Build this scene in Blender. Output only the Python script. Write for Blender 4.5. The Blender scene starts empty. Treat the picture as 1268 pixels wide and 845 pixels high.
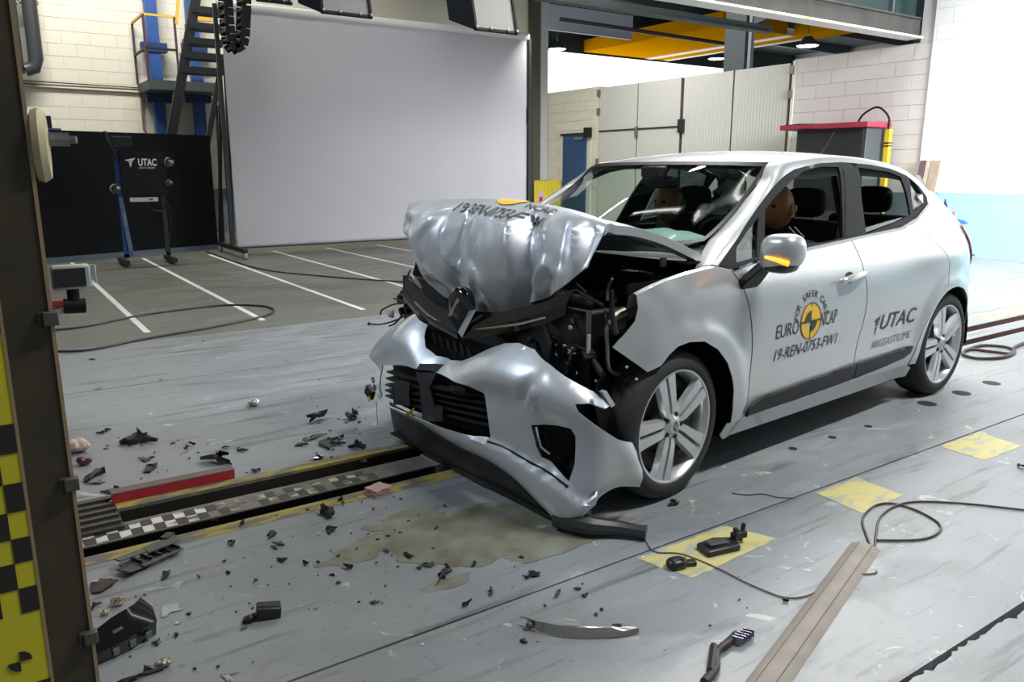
import bpy, math, random
import numpy as np
from mathutils import Vector, Matrix, noise
from mathutils.geometry import delaunay_2d_cdt

random.seed(7)
PI = math.pi
scene = bpy.context.scene
col = scene.collection

# ------------------------------------------------------------------ camera
CAM_H, FPX, PITCH, YAW = 1.40, 969.5, .21633, .97599
cam_data = bpy.data.cameras.new('camera')
cam_data.sensor_fit = 'HORIZONTAL'
cam_data.sensor_width = 36.0
cam_data.lens = 36.0 * FPX / 1268.0
cam_data.clip_start = .02
cam_data.clip_end = 200
cam = bpy.data.objects.new('camera', cam_data)
col.objects.link(cam)
cam.location = (0, 0, CAM_H)
cam.rotation_euler = (PI / 2 - PITCH, 0, YAW - PI / 2)
scene.camera = cam

# ------------------------------------------------------------------ world
world = bpy.data.worlds.new('world')
scene.world = world
world.use_nodes = True
wb = world.node_tree.nodes['Background']
wb.inputs[0].default_value = (.86, .93, 1.0, 1)
wb.inputs[1].default_value = .125

# ------------------------------------------------------------------ lights
def area(name, loc, size, size_y, power, target, color=(1, 1, 1)):
    l = bpy.data.lights.new(name, 'AREA')
    l.shape = 'RECTANGLE'; l.size = size; l.size_y = size_y
    l.energy = power; l.color = color
    o = bpy.data.objects.new(name, l); col.objects.link(o)
    o.location = loc
    d = Vector(target) - Vector(loc)
    o.rotation_euler = d.to_track_quat('-Z', 'Y').to_euler()
    return o

dl = area('daylight_door_light', (11.4, -2.5, 4.6), 5.0, 4.0, 640, (13.4, 5.4, 1.4), (.95, .98, 1.0))
dl.data.spread = math.radians(84)
area('hall_lamp_light', (9.6, 6.8, 7.0), 6.0, .12, 560, (8.2, 4.0, 0), (1.0, .98, .95)).data.spread = math.radians(130)
area('hall_lamp_light', (6.4, 6.2, 7.8), .12, 5.0, 110, (6.2, 4.6, 0), (1.0, .99, .96))
area('hall_lamp_light', (-2.2, 5.4, 5.6), 2.4, .5, 34, (1.9, 3.3, .9), (.80, .90, 1.0)).data.spread = math.radians(80)
area('hall_lamp_light', (3.8, 10.4, 7.8), 6.0, .15, 120, (4.2, 13.0, .6), (1.0, .98, .9))
area('hall_lamp_light', (1.8, 14.4, 7.8), 4.0, .15, 410, (1.6, 18.4, 3.0), (1.0, .97, .90))
area('hall_lamp_light', (10.4, 13.0, 5.0), .12, 3.0, 130, (13.4, 13.5, 2.0), (1.0, .98, .94))
area('hall_lamp_light', (4.6, -.4, 7.0), 3.0, .14, 132, (4.2, 2.2, .4), (1, .985, .95)).data.spread = math.radians(95)

# ------------------------------------------------------------------ exposure
scene.view_settings.view_transform = 'Standard'
scene.view_settings.look = 'None'
scene.view_settings.gamma = 1
scene.view_settings.use_curve_mapping = False
scene.view_settings.exposure = .42

# ------------------------------------------------------------------ measuring helpers
cp, sp_, cy_, sy_ = math.cos(PITCH), math.sin(PITCH), math.cos(YAW), math.sin(YAW)
FWD = np.array([cp * cy_, cp * sy_, -sp_])
RGT = np.array([sy_, -cy_, 0.0])
DWN = np.cross(FWD, RGT)
CAMP = np.array([0, 0, CAM_H])

def ray(x, y):
    return RGT * ((x - 634) / FPX) + DWN * ((y - 422.5) / FPX) + FWD
def fl(x, y, z=0.0):
    v = ray(x, y); t = (z - CAM_H) / v[2]
    return Vector(CAMP + v * t)
def onX(x, y, X):
    v = ray(x, y); return Vector(CAMP + v * (X / v[0]))
def onY(x, y, Y):
    v = ray(x, y); return Vector(CAMP + v * (Y / v[1]))
_A, _B = fl(838, 618), fl(1162, 490)
CAR_TH = math.atan2(_B.y - _A.y, _B.x - _A.x)
E1 = np.array([math.cos(CAR_TH), math.sin(CAR_TH), 0])
E2 = np.array([-math.sin(CAR_TH), math.cos(CAR_TH), 0])
CO = np.array([_A.x, _A.y, 0])
def tocar(P):
    d = P - CO
    return Vector((float(d @ E1), float(d @ E2), float(P[2])))
def W(x, y, w):          # measured point of the car at lateral position w
    v = ray(x, y); t = (w - (CAMP - CO) @ E2) / (v @ E2)
    return tocar(CAMP + v * t)
def U(x, y, u):          # measured point of the car at lengthwise position u
    v = ray(x, y); t = (u - (CAMP - CO) @ E1) / (v @ E1)
    return tocar(CAMP + v * t)

# ------------------------------------------------------------------ materials
MATS = {}
def mat(name, base, rough=.6, metal=0.0, spec=.5, coat=0.0, emit=None, es=1.0, var=None, vscale=6.0, bump=0.0, bscale=40.0, alpha=None):
    if name in MATS: return MATS[name]
    m = bpy.data.materials.new(name); m.use_nodes = True
    nt = m.node_tree; b = nt.nodes['Principled BSDF']
    b.inputs['Base Color'].default_value = (*base, 1)
    b.inputs['Roughness'].default_value = rough
    b.inputs['Metallic'].default_value = metal
    b.inputs['Specular IOR Level'].default_value = spec
    b.inputs['Coat Weight'].default_value = coat
    b.inputs['Coat Roughness'].default_value = .04
    if emit:
        b.inputs['Emission Color'].default_value = (*emit, 1)
        b.inputs['Emission Strength'].default_value = es
    if alpha is not None: b.inputs['Alpha'].default_value = alpha
    if var or bump:
        tc = nt.nodes.new('ShaderNodeTexCoord')
        if var:
            n = nt.nodes.new('ShaderNodeTexNoise'); n.inputs['Scale'].default_value = vscale
            n.inputs['Detail'].default_value = 5
            nt.links.new(tc.outputs['Object'], n.inputs['Vector'])
            r = nt.nodes.new('ShaderNodeValToRGB')
            r.color_ramp.elements[0].position = .35; r.color_ramp.elements[1].position = .68
            r.color_ramp.elements[0].color = (*base, 1); r.color_ramp.elements[1].color = (*var, 1)
            nt.links.new(n.outputs['Fac'], r.inputs['Fac'])
            nt.links.new(r.outputs['Color'], b.inputs['Base Color'])
        if bump:
            n2 = nt.nodes.new('ShaderNodeTexNoise'); n2.inputs['Scale'].default_value = bscale
            nt.links.new(tc.outputs['Object'], n2.inputs['Vector'])
            bp = nt.nodes.new('ShaderNodeBump'); bp.inputs['Strength'].default_value = bump
            bp.inputs['Distance'].default_value = .01
            nt.links.new(n2.outputs['Fac'], bp.inputs['Height'])
            nt.links.new(bp.outputs['Normal'], b.inputs['Normal'])
    MATS[name] = m
    return m

def glass_mat(name, tint, refl=.9, base_refl=.08):
    m = bpy.data.materials.new(name); m.use_nodes = True
    nt = m.node_tree; nt.nodes.clear()
    out = nt.nodes.new('ShaderNodeOutputMaterial')
    mix = nt.nodes.new('ShaderNodeMixShader')
    tr = nt.nodes.new('ShaderNodeBsdfTransparent'); tr.inputs[0].default_value = (*tint, 1)
    gl = nt.nodes.new('ShaderNodeBsdfGlossy'); gl.inputs['Roughness'].default_value = .02
    gl.inputs[0].default_value = (refl, refl, refl, 1)
    fr = nt.nodes.new('ShaderNodeLayerWeight'); pw_ = nt.nodes.new('ShaderNodeMath'); pw_.operation = 'POWER'; pw_.inputs[1].default_value = 5
    ad = nt.nodes.new('ShaderNodeMath'); ad.operation = 'ADD'; ad.inputs[1].default_value = base_refl
    nt.links.new(fr.outputs['Facing'], pw_.inputs[0]); nt.links.new(pw_.outputs[0], ad.inputs[0])
    nt.links.new(ad.outputs[0], mix.inputs[0])
    nt.links.new(tr.outputs[0], mix.inputs[1]); nt.links.new(gl.outputs[0], mix.inputs[2])
    nt.links.new(mix.outputs[0], out.inputs[0])
    MATS[name] = m
    return m

PAINT = mat('silver_paint', (.49, .515, .535), .34, .5, coat=.8)
PAINT_LIT = mat('silver_paint_dented_lit', (.53, .57, .62), .40, .42, coat=.7)  # dented panels: same paint, bluish front light put into the colour
BLACK = mat('black_plastic', (.007, .007, .008), .5, spec=.25)
BLACKG = mat('gloss_black_plastic', (.008, .008, .009), .12, coat=.6)
SOFTB = mat('satin_black_trim', (.014, .015, .017), .6, spec=.22)
GREYB = mat('dark_grey_trim', (.02, .021, .026), .55, spec=.3)
RUBBER = mat('tyre_rubber', (.018, .018, .02), .75, bump=.1, bscale=120)
ALLOY = mat('wheel_silver', (.52, .54, .56), .32, .6, coat=.4)
ALLOYD = mat('wheel_dark_grey', (.05, .05, .055), .5, .4)  # dark grey of the brake disc
CHROME = mat('chrome', (.7, .7, .7), .08, 1.0)
STEEL = mat('bare_steel', (.25, .25, .26), .4, .8)
DSTEEL = mat('dark_painted_steel', (.02, .022, .026), .55, .1)
GSTEEL = mat('grey_painted_steel', (.09, .11, .12), .6, .1)
BROWNM = mat('barrier_brown_steel', (.045, .038, .022), .6, .15, var=(.07, .055, .03), vscale=9)
YEL = mat('yellow_paint', (.62, .5, .03), .5, var=(.5, .4, .03), vscale=14)
YELM = mat('matt_yellow_board', (.62, .56, .02), .6)
BLKM = mat('matt_black_square', (.02, .018, .015), .7)
RED = mat('red_light', (.45, .01, .03), .2, coat=.7)
REDP = mat('red_painted_metal', (.38, .02, .035), .45)
ORANGE = mat('amber_lamp', (1, .35, .02), .3, emit=(1, .38, .03), es=1.3)
BLUE = mat('blue_steel', (.02, .08, .30), .45)
DOORB = mat('blue_door_paint', (.01, .06, .17), .5)
WHITE = mat('white_paint', (.75, .75, .74), .6)
CLEAR = glass_mat('clear_plastic', (.85, .9, .92), 1.0, .15)
GLASS = glass_mat('windscreen_glass', (.74, .88, .82), 1.0, .05)
GLASS_DIM = glass_mat('dimmed_glass', (.12, .14, .14), 1.0, .05)  # dark tint put in to shade the view through the far rear window
GLASSD = glass_mat('side_glass', (.62, .68, .68), 1.0, .06)

# ------------------------------------------------------------------ mesh builder
class MB:
    def __init__(s): s.v = []; s.f = []
    def add(s, vs, fs):
        n = len(s.v); s.v += [tuple(p) for p in vs]; s.f += [tuple(i + n for i in f) for f in fs]; return s
    def box(s, c, d, rot=None):
        c = Vector(c); h = Vector(d) / 2
        vs = [Vector((x * h.x, y * h.y, z * h.z)) for x in (-1, 1) for y in (-1, 1) for z in (-1, 1)]
        if rot is not None: vs = [rot @ p for p in vs]
        return s.add([c + p for p in vs], [(0, 1, 3, 2), (4, 6, 7, 5), (0, 4, 5, 1), (2, 3, 7, 6), (0, 2, 6, 4), (1, 5, 7, 3)])
    def bb(s, a, b):
        return s.box([(a[i] + b[i]) / 2 for i in range(3)], [abs(b[i] - a[i]) for i in range(3)])
    def beam(s, a, b, w, h):
        a = Vector(a); b = Vector(b); d = b - a
        q = d.to_track_quat('X', 'Z').to_matrix()
        return s.box((a + b) / 2, (d.length, w, h), q)
    def tube(s, pts, r, n=8, caps=True):
        pts = [Vector(p) for p in pts]
        rs = r if isinstance(r, (list, tuple)) else [r] * len(pts)
        rings = []; prev = None
        for i, p in enumerate(pts):
            t = (pts[min(i + 1, len(pts) - 1)] - pts[max(i - 1, 0)]).normalized()
            if prev is None:
                a = Vector((0, 0, 1)) if abs(t.z) < .9 else Vector((1, 0, 0))
                x = t.cross(a).normalized()
            else:
                x = (prev - t * prev.dot(t)).normalized()
            prev = x; y = t.cross(x)
            rings.append([p + (x * math.cos(2 * PI * k / n) + y * math.sin(2 * PI * k / n)) * rs[i] for k in range(n)])
        vs = [q for rg in rings for q in rg]; fs = []
        for i in range(len(pts) - 1):
            for k in range(n):
                fs.append((i * n + k, i * n + (k + 1) % n, (i + 1) * n + (k + 1) % n, (i + 1) * n + k))
        if caps:
            fs.append(tuple(range(n))[::-1]); fs.append(tuple((len(pts) - 1) * n + k for k in range(n)))
        return s.add(vs, fs)
    def cyl(s, a, b, r0, r1=None, n=20): return s.tube([a, b], [r0, r0 if r1 is None else r1], n)
    def lathe(s, prof, o, ax, n=32, close=False):
        o = Vector(o); ax = Vector(ax).normalized()
        a = Vector((0, 0, 1)) if abs(ax.z) < .9 else Vector((1, 0, 0))
        x = ax.cross(a).normalized(); y = ax.cross(x)
        vs = []; fs = []
        for r, h in prof:
            for k in range(n):
                th = 2 * PI * k / n
                vs.append(o + ax * h + (x * math.cos(th) + y * math.sin(th)) * r)
        m = len(prof)
        for i in range(m - 1 + (1 if close else 0)):
            for k in range(n):
                j = (i + 1) % m
                fs.append((i * n + k, i * n + (k + 1) % n, j * n + (k + 1) % n, j * n + k))
        return s.add(vs, fs)
    def prism(s, pts, off):   # polygon of 3D points pushed by off
        off = Vector(off); n = len(pts); pts = [Vector(p) for p in pts]
        vs = pts + [p + off for p in pts]
        fs = [tuple(range(n))[::-1], tuple(range(n, 2 * n))]
        fs += [(i, (i + 1) % n, (i + 1) % n + n, i + n) for i in range(n)]
        return s.add(vs, fs)
    def grid(s, rows):
        m = len(rows[0]); vs = [p for r in rows for p in r]; fs = []
        for i in range(len(rows) - 1):
            for j in range(m - 1):
                fs.append((i * m + j, i * m + j + 1, (i + 1) * m + j + 1, (i + 1) * m + j))
        return s.add(vs, fs)
    def ball(s, c, r, n=14, e=1.0):   # (super)ellipsoid
        c = Vector(c); rx, ry, rz = r if isinstance(r, (tuple, list)) else (r, r, r)
        def pw(x): return math.copysign(abs(x) ** e, x)
        rows = []
        for i in range(n + 1):
            ph = -PI / 2 + PI * i / n
            rows.append([c + Vector((rx * pw(math.cos(ph)) * pw(math.cos(2 * PI * k / (2 * n))),
                                     ry * pw(math.cos(ph)) * pw(math.sin(2 * PI * k / (2 * n))),
                                     rz * pw(math.sin(ph)))) for k in range(2 * n + 1)])
        return s.grid(rows)
    def mesh(s, name, m, smooth=True, ang=35):
        me = bpy.data.meshes.new(name); me.from_pydata(s.v, [], s.f)
        if m: me.materials.append(m)
        me.update()
        if smooth:
            me.polygons.foreach_set('use_smooth', [True] * len(me.polygons))
            cnt = {}
            for f in s.f:
                for a_, b_ in zip(f, f[1:] + f[:1]):
                    k_ = (a_, b_) if a_ < b_ else (b_, a_); cnt[k_] = cnt.get(k_, 0) + 1
            try: me.set_sharp_from_angle(angle=math.radians(ang))
            except Exception: pass
            at = me.attributes.get('sharp_edge') or me.attributes.new('sharp_edge', 'BOOLEAN', 'EDGE')
            for e_ in me.edges:
                k_ = tuple(sorted(e_.vertices))
                if cnt.get(k_, 0) == 1: at.data[e_.index].value = True
        return me
    def build(s, name, m, parent=None, smooth=True, thick=0.0, bevel=0.0, ang=35):
        o = bpy.data.objects.new(name, s.mesh(name, m, smooth, ang)); col.objects.link(o)
        if parent: o.parent = parent
        if thick:
            md = o.modifiers.new('thickness', 'SOLIDIFY'); md.thickness = thick; md.offset = 0
        if bevel:
            md = o.modifiers.new('bevel', 'BEVEL'); md.width = bevel; md.segments = 2; md.limit_method = 'ANGLE'
        return o

def tag(o, label, cat, group=None, kind=None):
    if label: o['label'] = label
    if cat: o['category'] = cat
    if group: o['group'] = group
    if kind: o['kind'] = kind
    return o
def struct(o): o['kind'] = 'structure'; return o
def empty(name, loc=(0, 0, 0), rz=0.0):
    o = bpy.data.objects.new(name, None); col.objects.link(o)
    o.empty_display_size = .1
    o.location = loc; o.rotation_euler = (0, 0, rz); return o
def thing(name, label, cat, loc=(0, 0, 0), rz=0.0, group=None):
    return tag(empty(name, loc, rz), label, cat, group)
def copy_obj(o, name=None, parent=None):
    c = o.copy(); col.objects.link(c)
    if parent is not None: c.parent = parent
    return c

def cr(P, n=6, closed=False):      # Catmull-Rom through points
    P = [Vector(p) for p in P]; out = []; N = len(P)
    rng = range(N) if closed else range(N - 1)
    for i in rng:
        if closed: p0, p1, p2, p3 = P[(i - 1) % N], P[i], P[(i + 1) % N], P[(i + 2) % N]
        else: p0, p1, p2, p3 = P[max(i - 1, 0)], P[i], P[i + 1], P[min(i + 2, N - 1)]
        for k in range(n):
            t = k / n
            out.append(.5 * ((2 * p1) + (p2 - p0) * t + (2 * p0 - 5 * p1 + 4 * p2 - p3) * t * t + (3 * p1 - p0 - 3 * p2 + p3) * t ** 3))
    if not closed: out.append(P[-1].copy())
    return out
def densify(P, sp):
    out = []
    for i in range(len(P)):
        a, b = Vector(P[i]), Vector(P[(i + 1) % len(P)])
        n = max(1, int((b - a).length / sp))
        for k in range(n): out.append(a + (b - a) * (k / n))
    return out
def inpoly(p, poly):
    x, y = p[0], p[1]; c = False; j = len(poly) - 1
    for i in range(len(poly)):
        xi, yi = poly[i][0], poly[i][1]; xj, yj = poly[j][0], poly[j][1]
        if (yi > y) != (yj > y) and x < (xj - xi) * (y - yi) / (yj - yi + 1e-12) + xi: c = not c
        j = i
    return c
def shell(outline, fn, holes=(), sp=.03, mb=None):
    """triangulated sheet inside a 2-D outline (with holes), lifted to 3-D by fn"""
    mb = mb or MB()
    loops = [densify([Vector(p[:2]) for p in outline], sp)] + [densify([Vector(p[:2]) for p in h], sp) for h in holes]
    vs = []; es = []
    for L in loops:
        n0 = len(vs); vs += L
        es += [(n0 + i, n0 + (i + 1) % len(L)) for i in range(len(L))]
    B = np.array([tuple(v) for v in vs])
    x0, y0 = B.min(0); x1, y1 = B.max(0)
    nx, ny = int((x1 - x0) / sp) + 1, int((y1 - y0) / sp) + 1
    for i in range(nx + 1):
        for j in range(ny + 1):
            p = (x0 + (i + (.5 if j % 2 else 0)) * sp, y0 + j * sp * .9)
            if p[1] > y1: continue
            if inpoly(p, loops[0]) and not any(inpoly(p, h) for h in loops[1:]):
                if ((B - np.array(p)) ** 2).sum(1).min() > (sp * .5) ** 2: vs.append(Vector(p))
    r = delaunay_2d_cdt(vs, es, [], 0, 1e-6)
    V, F = r[0], r[2]
    fs = []
    for f in F:
        c = sum((V[i] for i in f), Vector((0, 0))) / len(f)
        if inpoly(c, loops[0]) and not any(inpoly(c, h) for h in loops[1:]): fs.append(tuple(f))
    used = sorted({i for f in fs for i in f}); mp = {k: i for i, k in enumerate(used)}
    mb.add([fn(V[i].x, V[i].y) for i in used], [tuple(mp[i] for i in f) for f in fs])
    return mb

def text_mb(s, size=1.0, shear=0.0, bold=0.0, spacing=1.0):
    cu = bpy.data.curves.new('t', 'FONT'); cu.body = s; cu.size = size; cu.shear = shear
    cu.offset = bold; cu.space_character = spacing; cu.resolution_u = 3; cu.fill_mode = 'BOTH'
    o = bpy.data.objects.new('t', cu); col.objects.link(o)
    bpy.context.view_layer.update()
    me = bpy.data.meshes.new_from_object(o.evaluated_get(bpy.context.evaluated_depsgraph_get()))
    vs = [v.co.copy() for v in me.vertices]; fs = [tuple(p.vertices) for p in me.polygons]
    bpy.data.objects.remove(o); bpy.data.curves.remove(cu); bpy.data.meshes.remove(me)
    x0 = min(v.x for v in vs); x1 = max(v.x for v in vs); y1 = max(v.y for v in vs); y0 = min(v.y for v in vs)
    return vs, fs, x0, x1, y0, y1
def subdiv_fs(vs, fs, maxlen):
    """split long triangle edges so lettering can follow a curved panel"""
    tris = []
    for f in fs:
        for k in range(1, len(f) - 1): tris.append((f[0], f[k], f[k + 1]))
    vs = list(vs)
    for _ in range(5):
        out = []; mid = {}; ch = False
        def m(a, b):
            k = (min(a, b), max(a, b))
            if k not in mid: mid[k] = len(vs); vs.append((vs[a] + vs[b]) / 2)
            return mid[k]
        long = lambda a, b: (vs[a] - vs[b]).length > maxlen
        for a, b, c in tris:
            la, lb, lc = long(a, b), long(b, c), long(c, a)
            if not (la or lb or lc): out.append((a, b, c)); continue
            ch = True
            if la and lb and lc:
                x, y, z = m(a, b), m(b, c), m(c, a); out += [(a, x, z), (x, b, y), (z, y, c), (x, y, z)]
            else:
                for (p, q, r_, L) in ((a, b, c, la), (b, c, a, lb), (c, a, b, lc)):
                    if L: x = m(p, q); break
                out += [(p, x, r_), (x, q, r_)]
        tris = out
        if not ch: break
    return vs, tris

# ================================================================== THE SETTING
def floor_mat(name, c0, c1, c2, streak=.5):
    m = bpy.data.materials.new(name); m.use_nodes = True; nt = m.node_tree; b = nt.nodes['Principled BSDF']
    L = nt.links.new
    tc = nt.nodes.new('ShaderNodeTexCoord')
    def noi(scale, sc=(1, 1, 1), det=6, dist=0):
        mp = nt.nodes.new('ShaderNodeMapping'); mp.inputs['Scale'].default_value = sc
        L(tc.outputs['Object'], mp.inputs[0])
        n = nt.nodes.new('ShaderNodeTexNoise'); n.inputs['Scale'].default_value = scale
        n.inputs['Detail'].default_value = det; n.inputs['Distortion'].default_value = dist
        n.inputs['Roughness'].default_value = .62
        L(mp.outputs[0], n.inputs['Vector']); return n
    def ramp(n, a, b_):
        r = nt.nodes.new('ShaderNodeMapRange'); r.inputs['From Min'].default_value = a; r.inputs['From Max'].default_value = b_
        L(n.outputs['Fac'], r.inputs['Value']); return r
    def mix(f, A, B, op='MIX'):
        x = nt.nodes.new('ShaderNodeMixRGB'); x.blend_type = op
        L(f, x.inputs[0])
        for i, v in ((1, A), (2, B)):
            if isinstance(v, tuple): x.inputs[i].default_value = (*v, 1)
            else: L(v, x.inputs[i])
        return x.outputs[0]
    big = ramp(noi(.8, (1, 1, 1), 5), .40, .62)
    wear = ramp(noi(2.6, (.8, 1.6, 1), 10, .5), .50, .64)
    streaks = ramp(noi(4.2, (.30, 3.4, 1), 9, .5), .55, .70)
    fine = ramp(noi(26, (1, 1.5, 1), 8), .60, .68)
    chips = ramp(noi(6.5, (1.0, 1.5, 1), 10, 1.0), .64, .67)
    brown = ramp(noi(1.7, (.7, 1.6, 1), 10, 1.5), .56, .72)
    def sc(nd, k_):
        k = nt.nodes.new('ShaderNodeMath'); k.operation = 'MULTIPLY'; k.inputs[1].default_value = k_
        L(nd.outputs[0], k.inputs[0]); return k.outputs[0]
    c = mix(big.outputs[0], c0, tuple(v * .84 for v in c0))
    c = mix(sc(wear, .45), c, c1)
    c = mix(sc(brown, .45), c, (.20, .19, .165))
    c = mix(sc(streaks, streak), c, c2)
    c = mix(sc(fine, .42), c, c2)
    c = mix(sc(chips, .6), c, tuple(min(1, v * 1.6) for v in c0))
    c = mix(sc(ramp(noi(3.1, (1.3, 1.0, 1), 12, 2.0), .655, .665), .8), c, tuple(min(1, v * 1.95) for v in c0[:2]) + (c0[2] * 1.6,))
    L(c, b.inputs['Base Color'])
    rr = nt.nodes.new('ShaderNodeMapRange'); rr.inputs['To Min'].default_value = .42; rr.inputs['To Max'].default_value = .62
    L(wear.outputs[0], rr.inputs['Value']); L(rr.outputs[0], b.inputs['Roughness'])
    bp = nt.nodes.new('ShaderNodeBump'); bp.inputs['Strength'].default_value = .25; bp.inputs['Distance'].default_value = .004
    n = noi(22, (1, 1, 1), 8); L(n.outputs['Fac'], bp.inputs['Height']); L(bp.outputs[0], b.inputs['Normal'])
    return m
FLOORP = floor_mat('worn_grey_floor_paint', (.225, .248, .266), (.29, .305, .31), (.08, .08, .078), .8)
FLOORC = floor_mat('bare_concrete', (.145, .148, .13), (.19, .19, .17), (.085, .085, .075), .5)
DARKPIT = mat('dark_slot', (.012, .011, .01), .8)

fb = MB().bb((-4, -4, -.12), (14.2, 18.8, -.055)).build('floor', DARKPIT, smooth=False); struct(fb)
def slab(y0, y1, m, x0=-4, x1=13.45, zt=0.0, jag=False, nm='floor_slab'):
    mb = MB()
    if jag:
        n = 900; up = []; 
        for i in range(n + 1):
            x = x0 + (x1 - x0) * i / n
            up.append((x, y1 + .020 * noise.noise((x * 6, 3.3, 0)) + .022 * noise.noise((x * 31, 1, 0)) + .01 * noise.noise((x * 80, 1, 0))))
        pts = [(x0, y0, -.05), (x1, y0, -.05)] + [(x, y, -.05) for x, y in up[::-1]]
        mb.prism([(p[0], p[1], zt) for p in pts], (0, 0, -.05))
    else: mb.bb((x0, y0, -.05), (x1, y1, zt))
    return mb.build(nm, m, fb, smooth=False)
slab(-4, .97, FLOORP, jag=True)
slab(.995, 1.945, FLOORP)
slab(1.955, 3.075, FLOORP)
slab(3.165, 3.335, FLOORP, x0=1.7)
slab(3.445, 5.545, FLOORP)
slab(5.555, 6.985, FLOORP)
slab(6.988, 18.6, FLOORC)
GREYBAND = mat('blue_grey_skirting_paint', (.20, .27, .33), .5)
for X_ in (1.12, 2.13, 3.15, 4.22, 5.2, 6.2):
    MB().bb((X_ - .027, 7.35, 0), (X_ + .027, 13.7, .0015)).build('white_line', WHITE, fb, smooth=False)
# worn yellow squares
def worn(name, c, under, thr=(.42, .55)):
    m = mat(name, c, .6); nt = m.node_tree; b = nt.nodes['Principled BSDF']
    tc = nt.nodes.new('ShaderNodeTexCoord'); mp = nt.nodes.new('ShaderNodeMapping'); mp.inputs['Scale'].default_value = (1, 3, 1)
    n = nt.nodes.new('ShaderNodeTexNoise'); n.inputs['Scale'].default_value = 7; n.inputs['Detail'].default_value = 9
    r = nt.nodes.new('ShaderNodeMapRange'); r.inputs['From Min'].default_value = thr[0]; r.inputs['From Max'].default_value = thr[1]
    x = nt.nodes.new('ShaderNodeMixRGB'); x.inputs[1].default_value = (*c, 1); x.inputs[2].default_value = (*under, 1)
    L = nt.links.new
    L(tc.outputs['Object'], mp.inputs[0]); L(mp.outputs[0], n.inputs['Vector']); L(n.outputs['Fac'], r.inputs['Value'])
    L(r.outputs[0], x.inputs[0]); L(x.outputs[0], b.inputs['Base Color']); return m
YWORN = worn('worn_yellow_floor_paint', (.50, .45, .18), (.34, .34, .27), (.50, .62))
YWORN2 = worn('scuffed_yellow_edge', (.33, .26, .05), (.13, .125, .10), (.44, .56))
for a in ([(1.86, 1.93), (1.92, 1.72), (2.42, 1.74), (2.34, 1.93)], [(2.93, 1.93), (2.90, 1.69), (3.22, 1.70), (3.24, 1.93)], [(3.98, 1.94), (3.96, 1.71), (4.33, 1.70), (4.38, 1.93)], [(7.9, 3.72), (7.85, 3.5), (9.1, 3.5), (9.2, 3.72)]):
    o = densify([(x, y, 0) for x, y in a], .03)
    o = [(p[0] + .012 * noise.noise(p * 20), p[1] + .012 * noise.noise(p * 20 + Vector((5, 5, 5))), .0012) for p in o]
    MB().add(o, [tuple(range(len(o)))]).build('yellow_marking', YWORN, fb, smooth=False)
o = [(-.2, 3.0), (1.6, 2.98), (2.2, 2.99), (2.2, 3.07), (-.2, 3.07)]
MB().add([(x, y, .001) for x, y in o], [(0, 1, 2, 3, 4)]).build('yellow_marking', YWORN2, fb, smooth=False)
# drilled holes and fluid stains
for (x, y) in ((4.67, 2.38), (5.08, 2.38), (5.49, 2.39), (3.97, 2.33), (3.64, 2.33), (3.32, 2.34)):
    r = .055 if x > 4.5 else .022
    MB().cyl((x, y, -.001), (x, y, .002), r, n=20).build('floor_hole', DARKPIT, fb)
STAIN = mat('wet_fluid_stain', (.15, .145, .095), .28, coat=.15, var=(.23, .24, .21), vscale=9)
def blob(cx, cy, rx, ry, z, seed, n=60):
    return [(cx + (rx * math.cos(t) * q), cy + ry * math.sin(t) * q, z) for i in range(n) for t in [2 * PI * i / n]
            for q in [1 + .45 * noise.noise((math.cos(t) * 1.6 + seed, math.sin(t) * 1.6, seed)) + .18 * noise.noise((math.cos(t) * 5 + seed, math.sin(t) * 5, seed))]]
for i, (px, py, rx, ry) in enumerate([(470, 672, .16, .06), (555, 722, .10, .035), (435, 690, .12, .05), (600, 655, .34, .22), (700, 665, .30, .10), (505, 645, .18, .10)]):
    p = fl(px, py); q = blob(p.x, p.y, rx, ry, .0011 + i * .0001, i * 3.1)
    MB().add(q, [tuple(range(len(q)))]).build('fluid_stain', STAIN, fb, smooth=False)

# -- guide rail let into the floor
rl = thing('guide_rail', 'steel tow rail with worn black and white squares let into the floor', 'rail')
MB().bb((-.3, 3.172, -.010), (1.7, 3.33, -.004)).build('rail_bar', mat('grubby_rail_steel', (.13, .125, .11), .5, .3, var=(.2, .19, .17), vscale=12), rl, smooth=False)
rnd = random.Random(3)
TAPEW = worn('worn_white_tape', (.60, .60, .57), (.10, .10, .09), (.52, .6)); TAPEB = mat('worn_black_tape', (.05, .045, .04), .6)
TAPEW2 = worn('very_worn_tape', (.42, .42, .30), (.10, .10, .08), (.42, .52))
for i in range(34):
    for j in range(2):
        x = -.02 + i * .042; y = 3.183 + j * .062
        w = (i + j) % 2 == 0
        if x > .62 and rnd.random() < .35: continue
        MB().bb((x, y, -.004), (x + .04, y + .058, -.0025)).build('tape_square', (TAPEW if x < .66 else TAPEW2) if w else TAPEB, rl, smooth=False)
MB().bb((.34, 3.445, 0), (1.85, 3.51, .012)).build('yellow_edge', YWORN2, rl, smooth=False)
MB().bb((-.3, 3.20, -.055), (1.7, 3.30, -.010)).build('rail_web_shade', DARKPIT, rl, smooth=False)  # stem under the bar, slot shade put into its near-black colour
MB().bb((-.3, 3.436, -.055), (3.4, 3.4449, -.001)).build('slot_lip_or_shade', DARKPIT, rl, smooth=False)  # near-black strip over the slab side, standing in for slot shade
MB().bb((3.4, 3.438, -.05), (13.4, 3.446, .004)).build('slot_lip_or_shade', mat('rust_brown_steel', (.07, .03, .022), .7), rl, smooth=False)
MB().bb((3.4, 3.162, -.05), (13.4, 3.17, .003)).build('slot_lip_or_shade', MATS['rust_brown_steel'], rl, smooth=False)
rp = thing('red_angle_plate', 'red painted steel angle lying along the yellow rail edge', 'metal plate')
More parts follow.
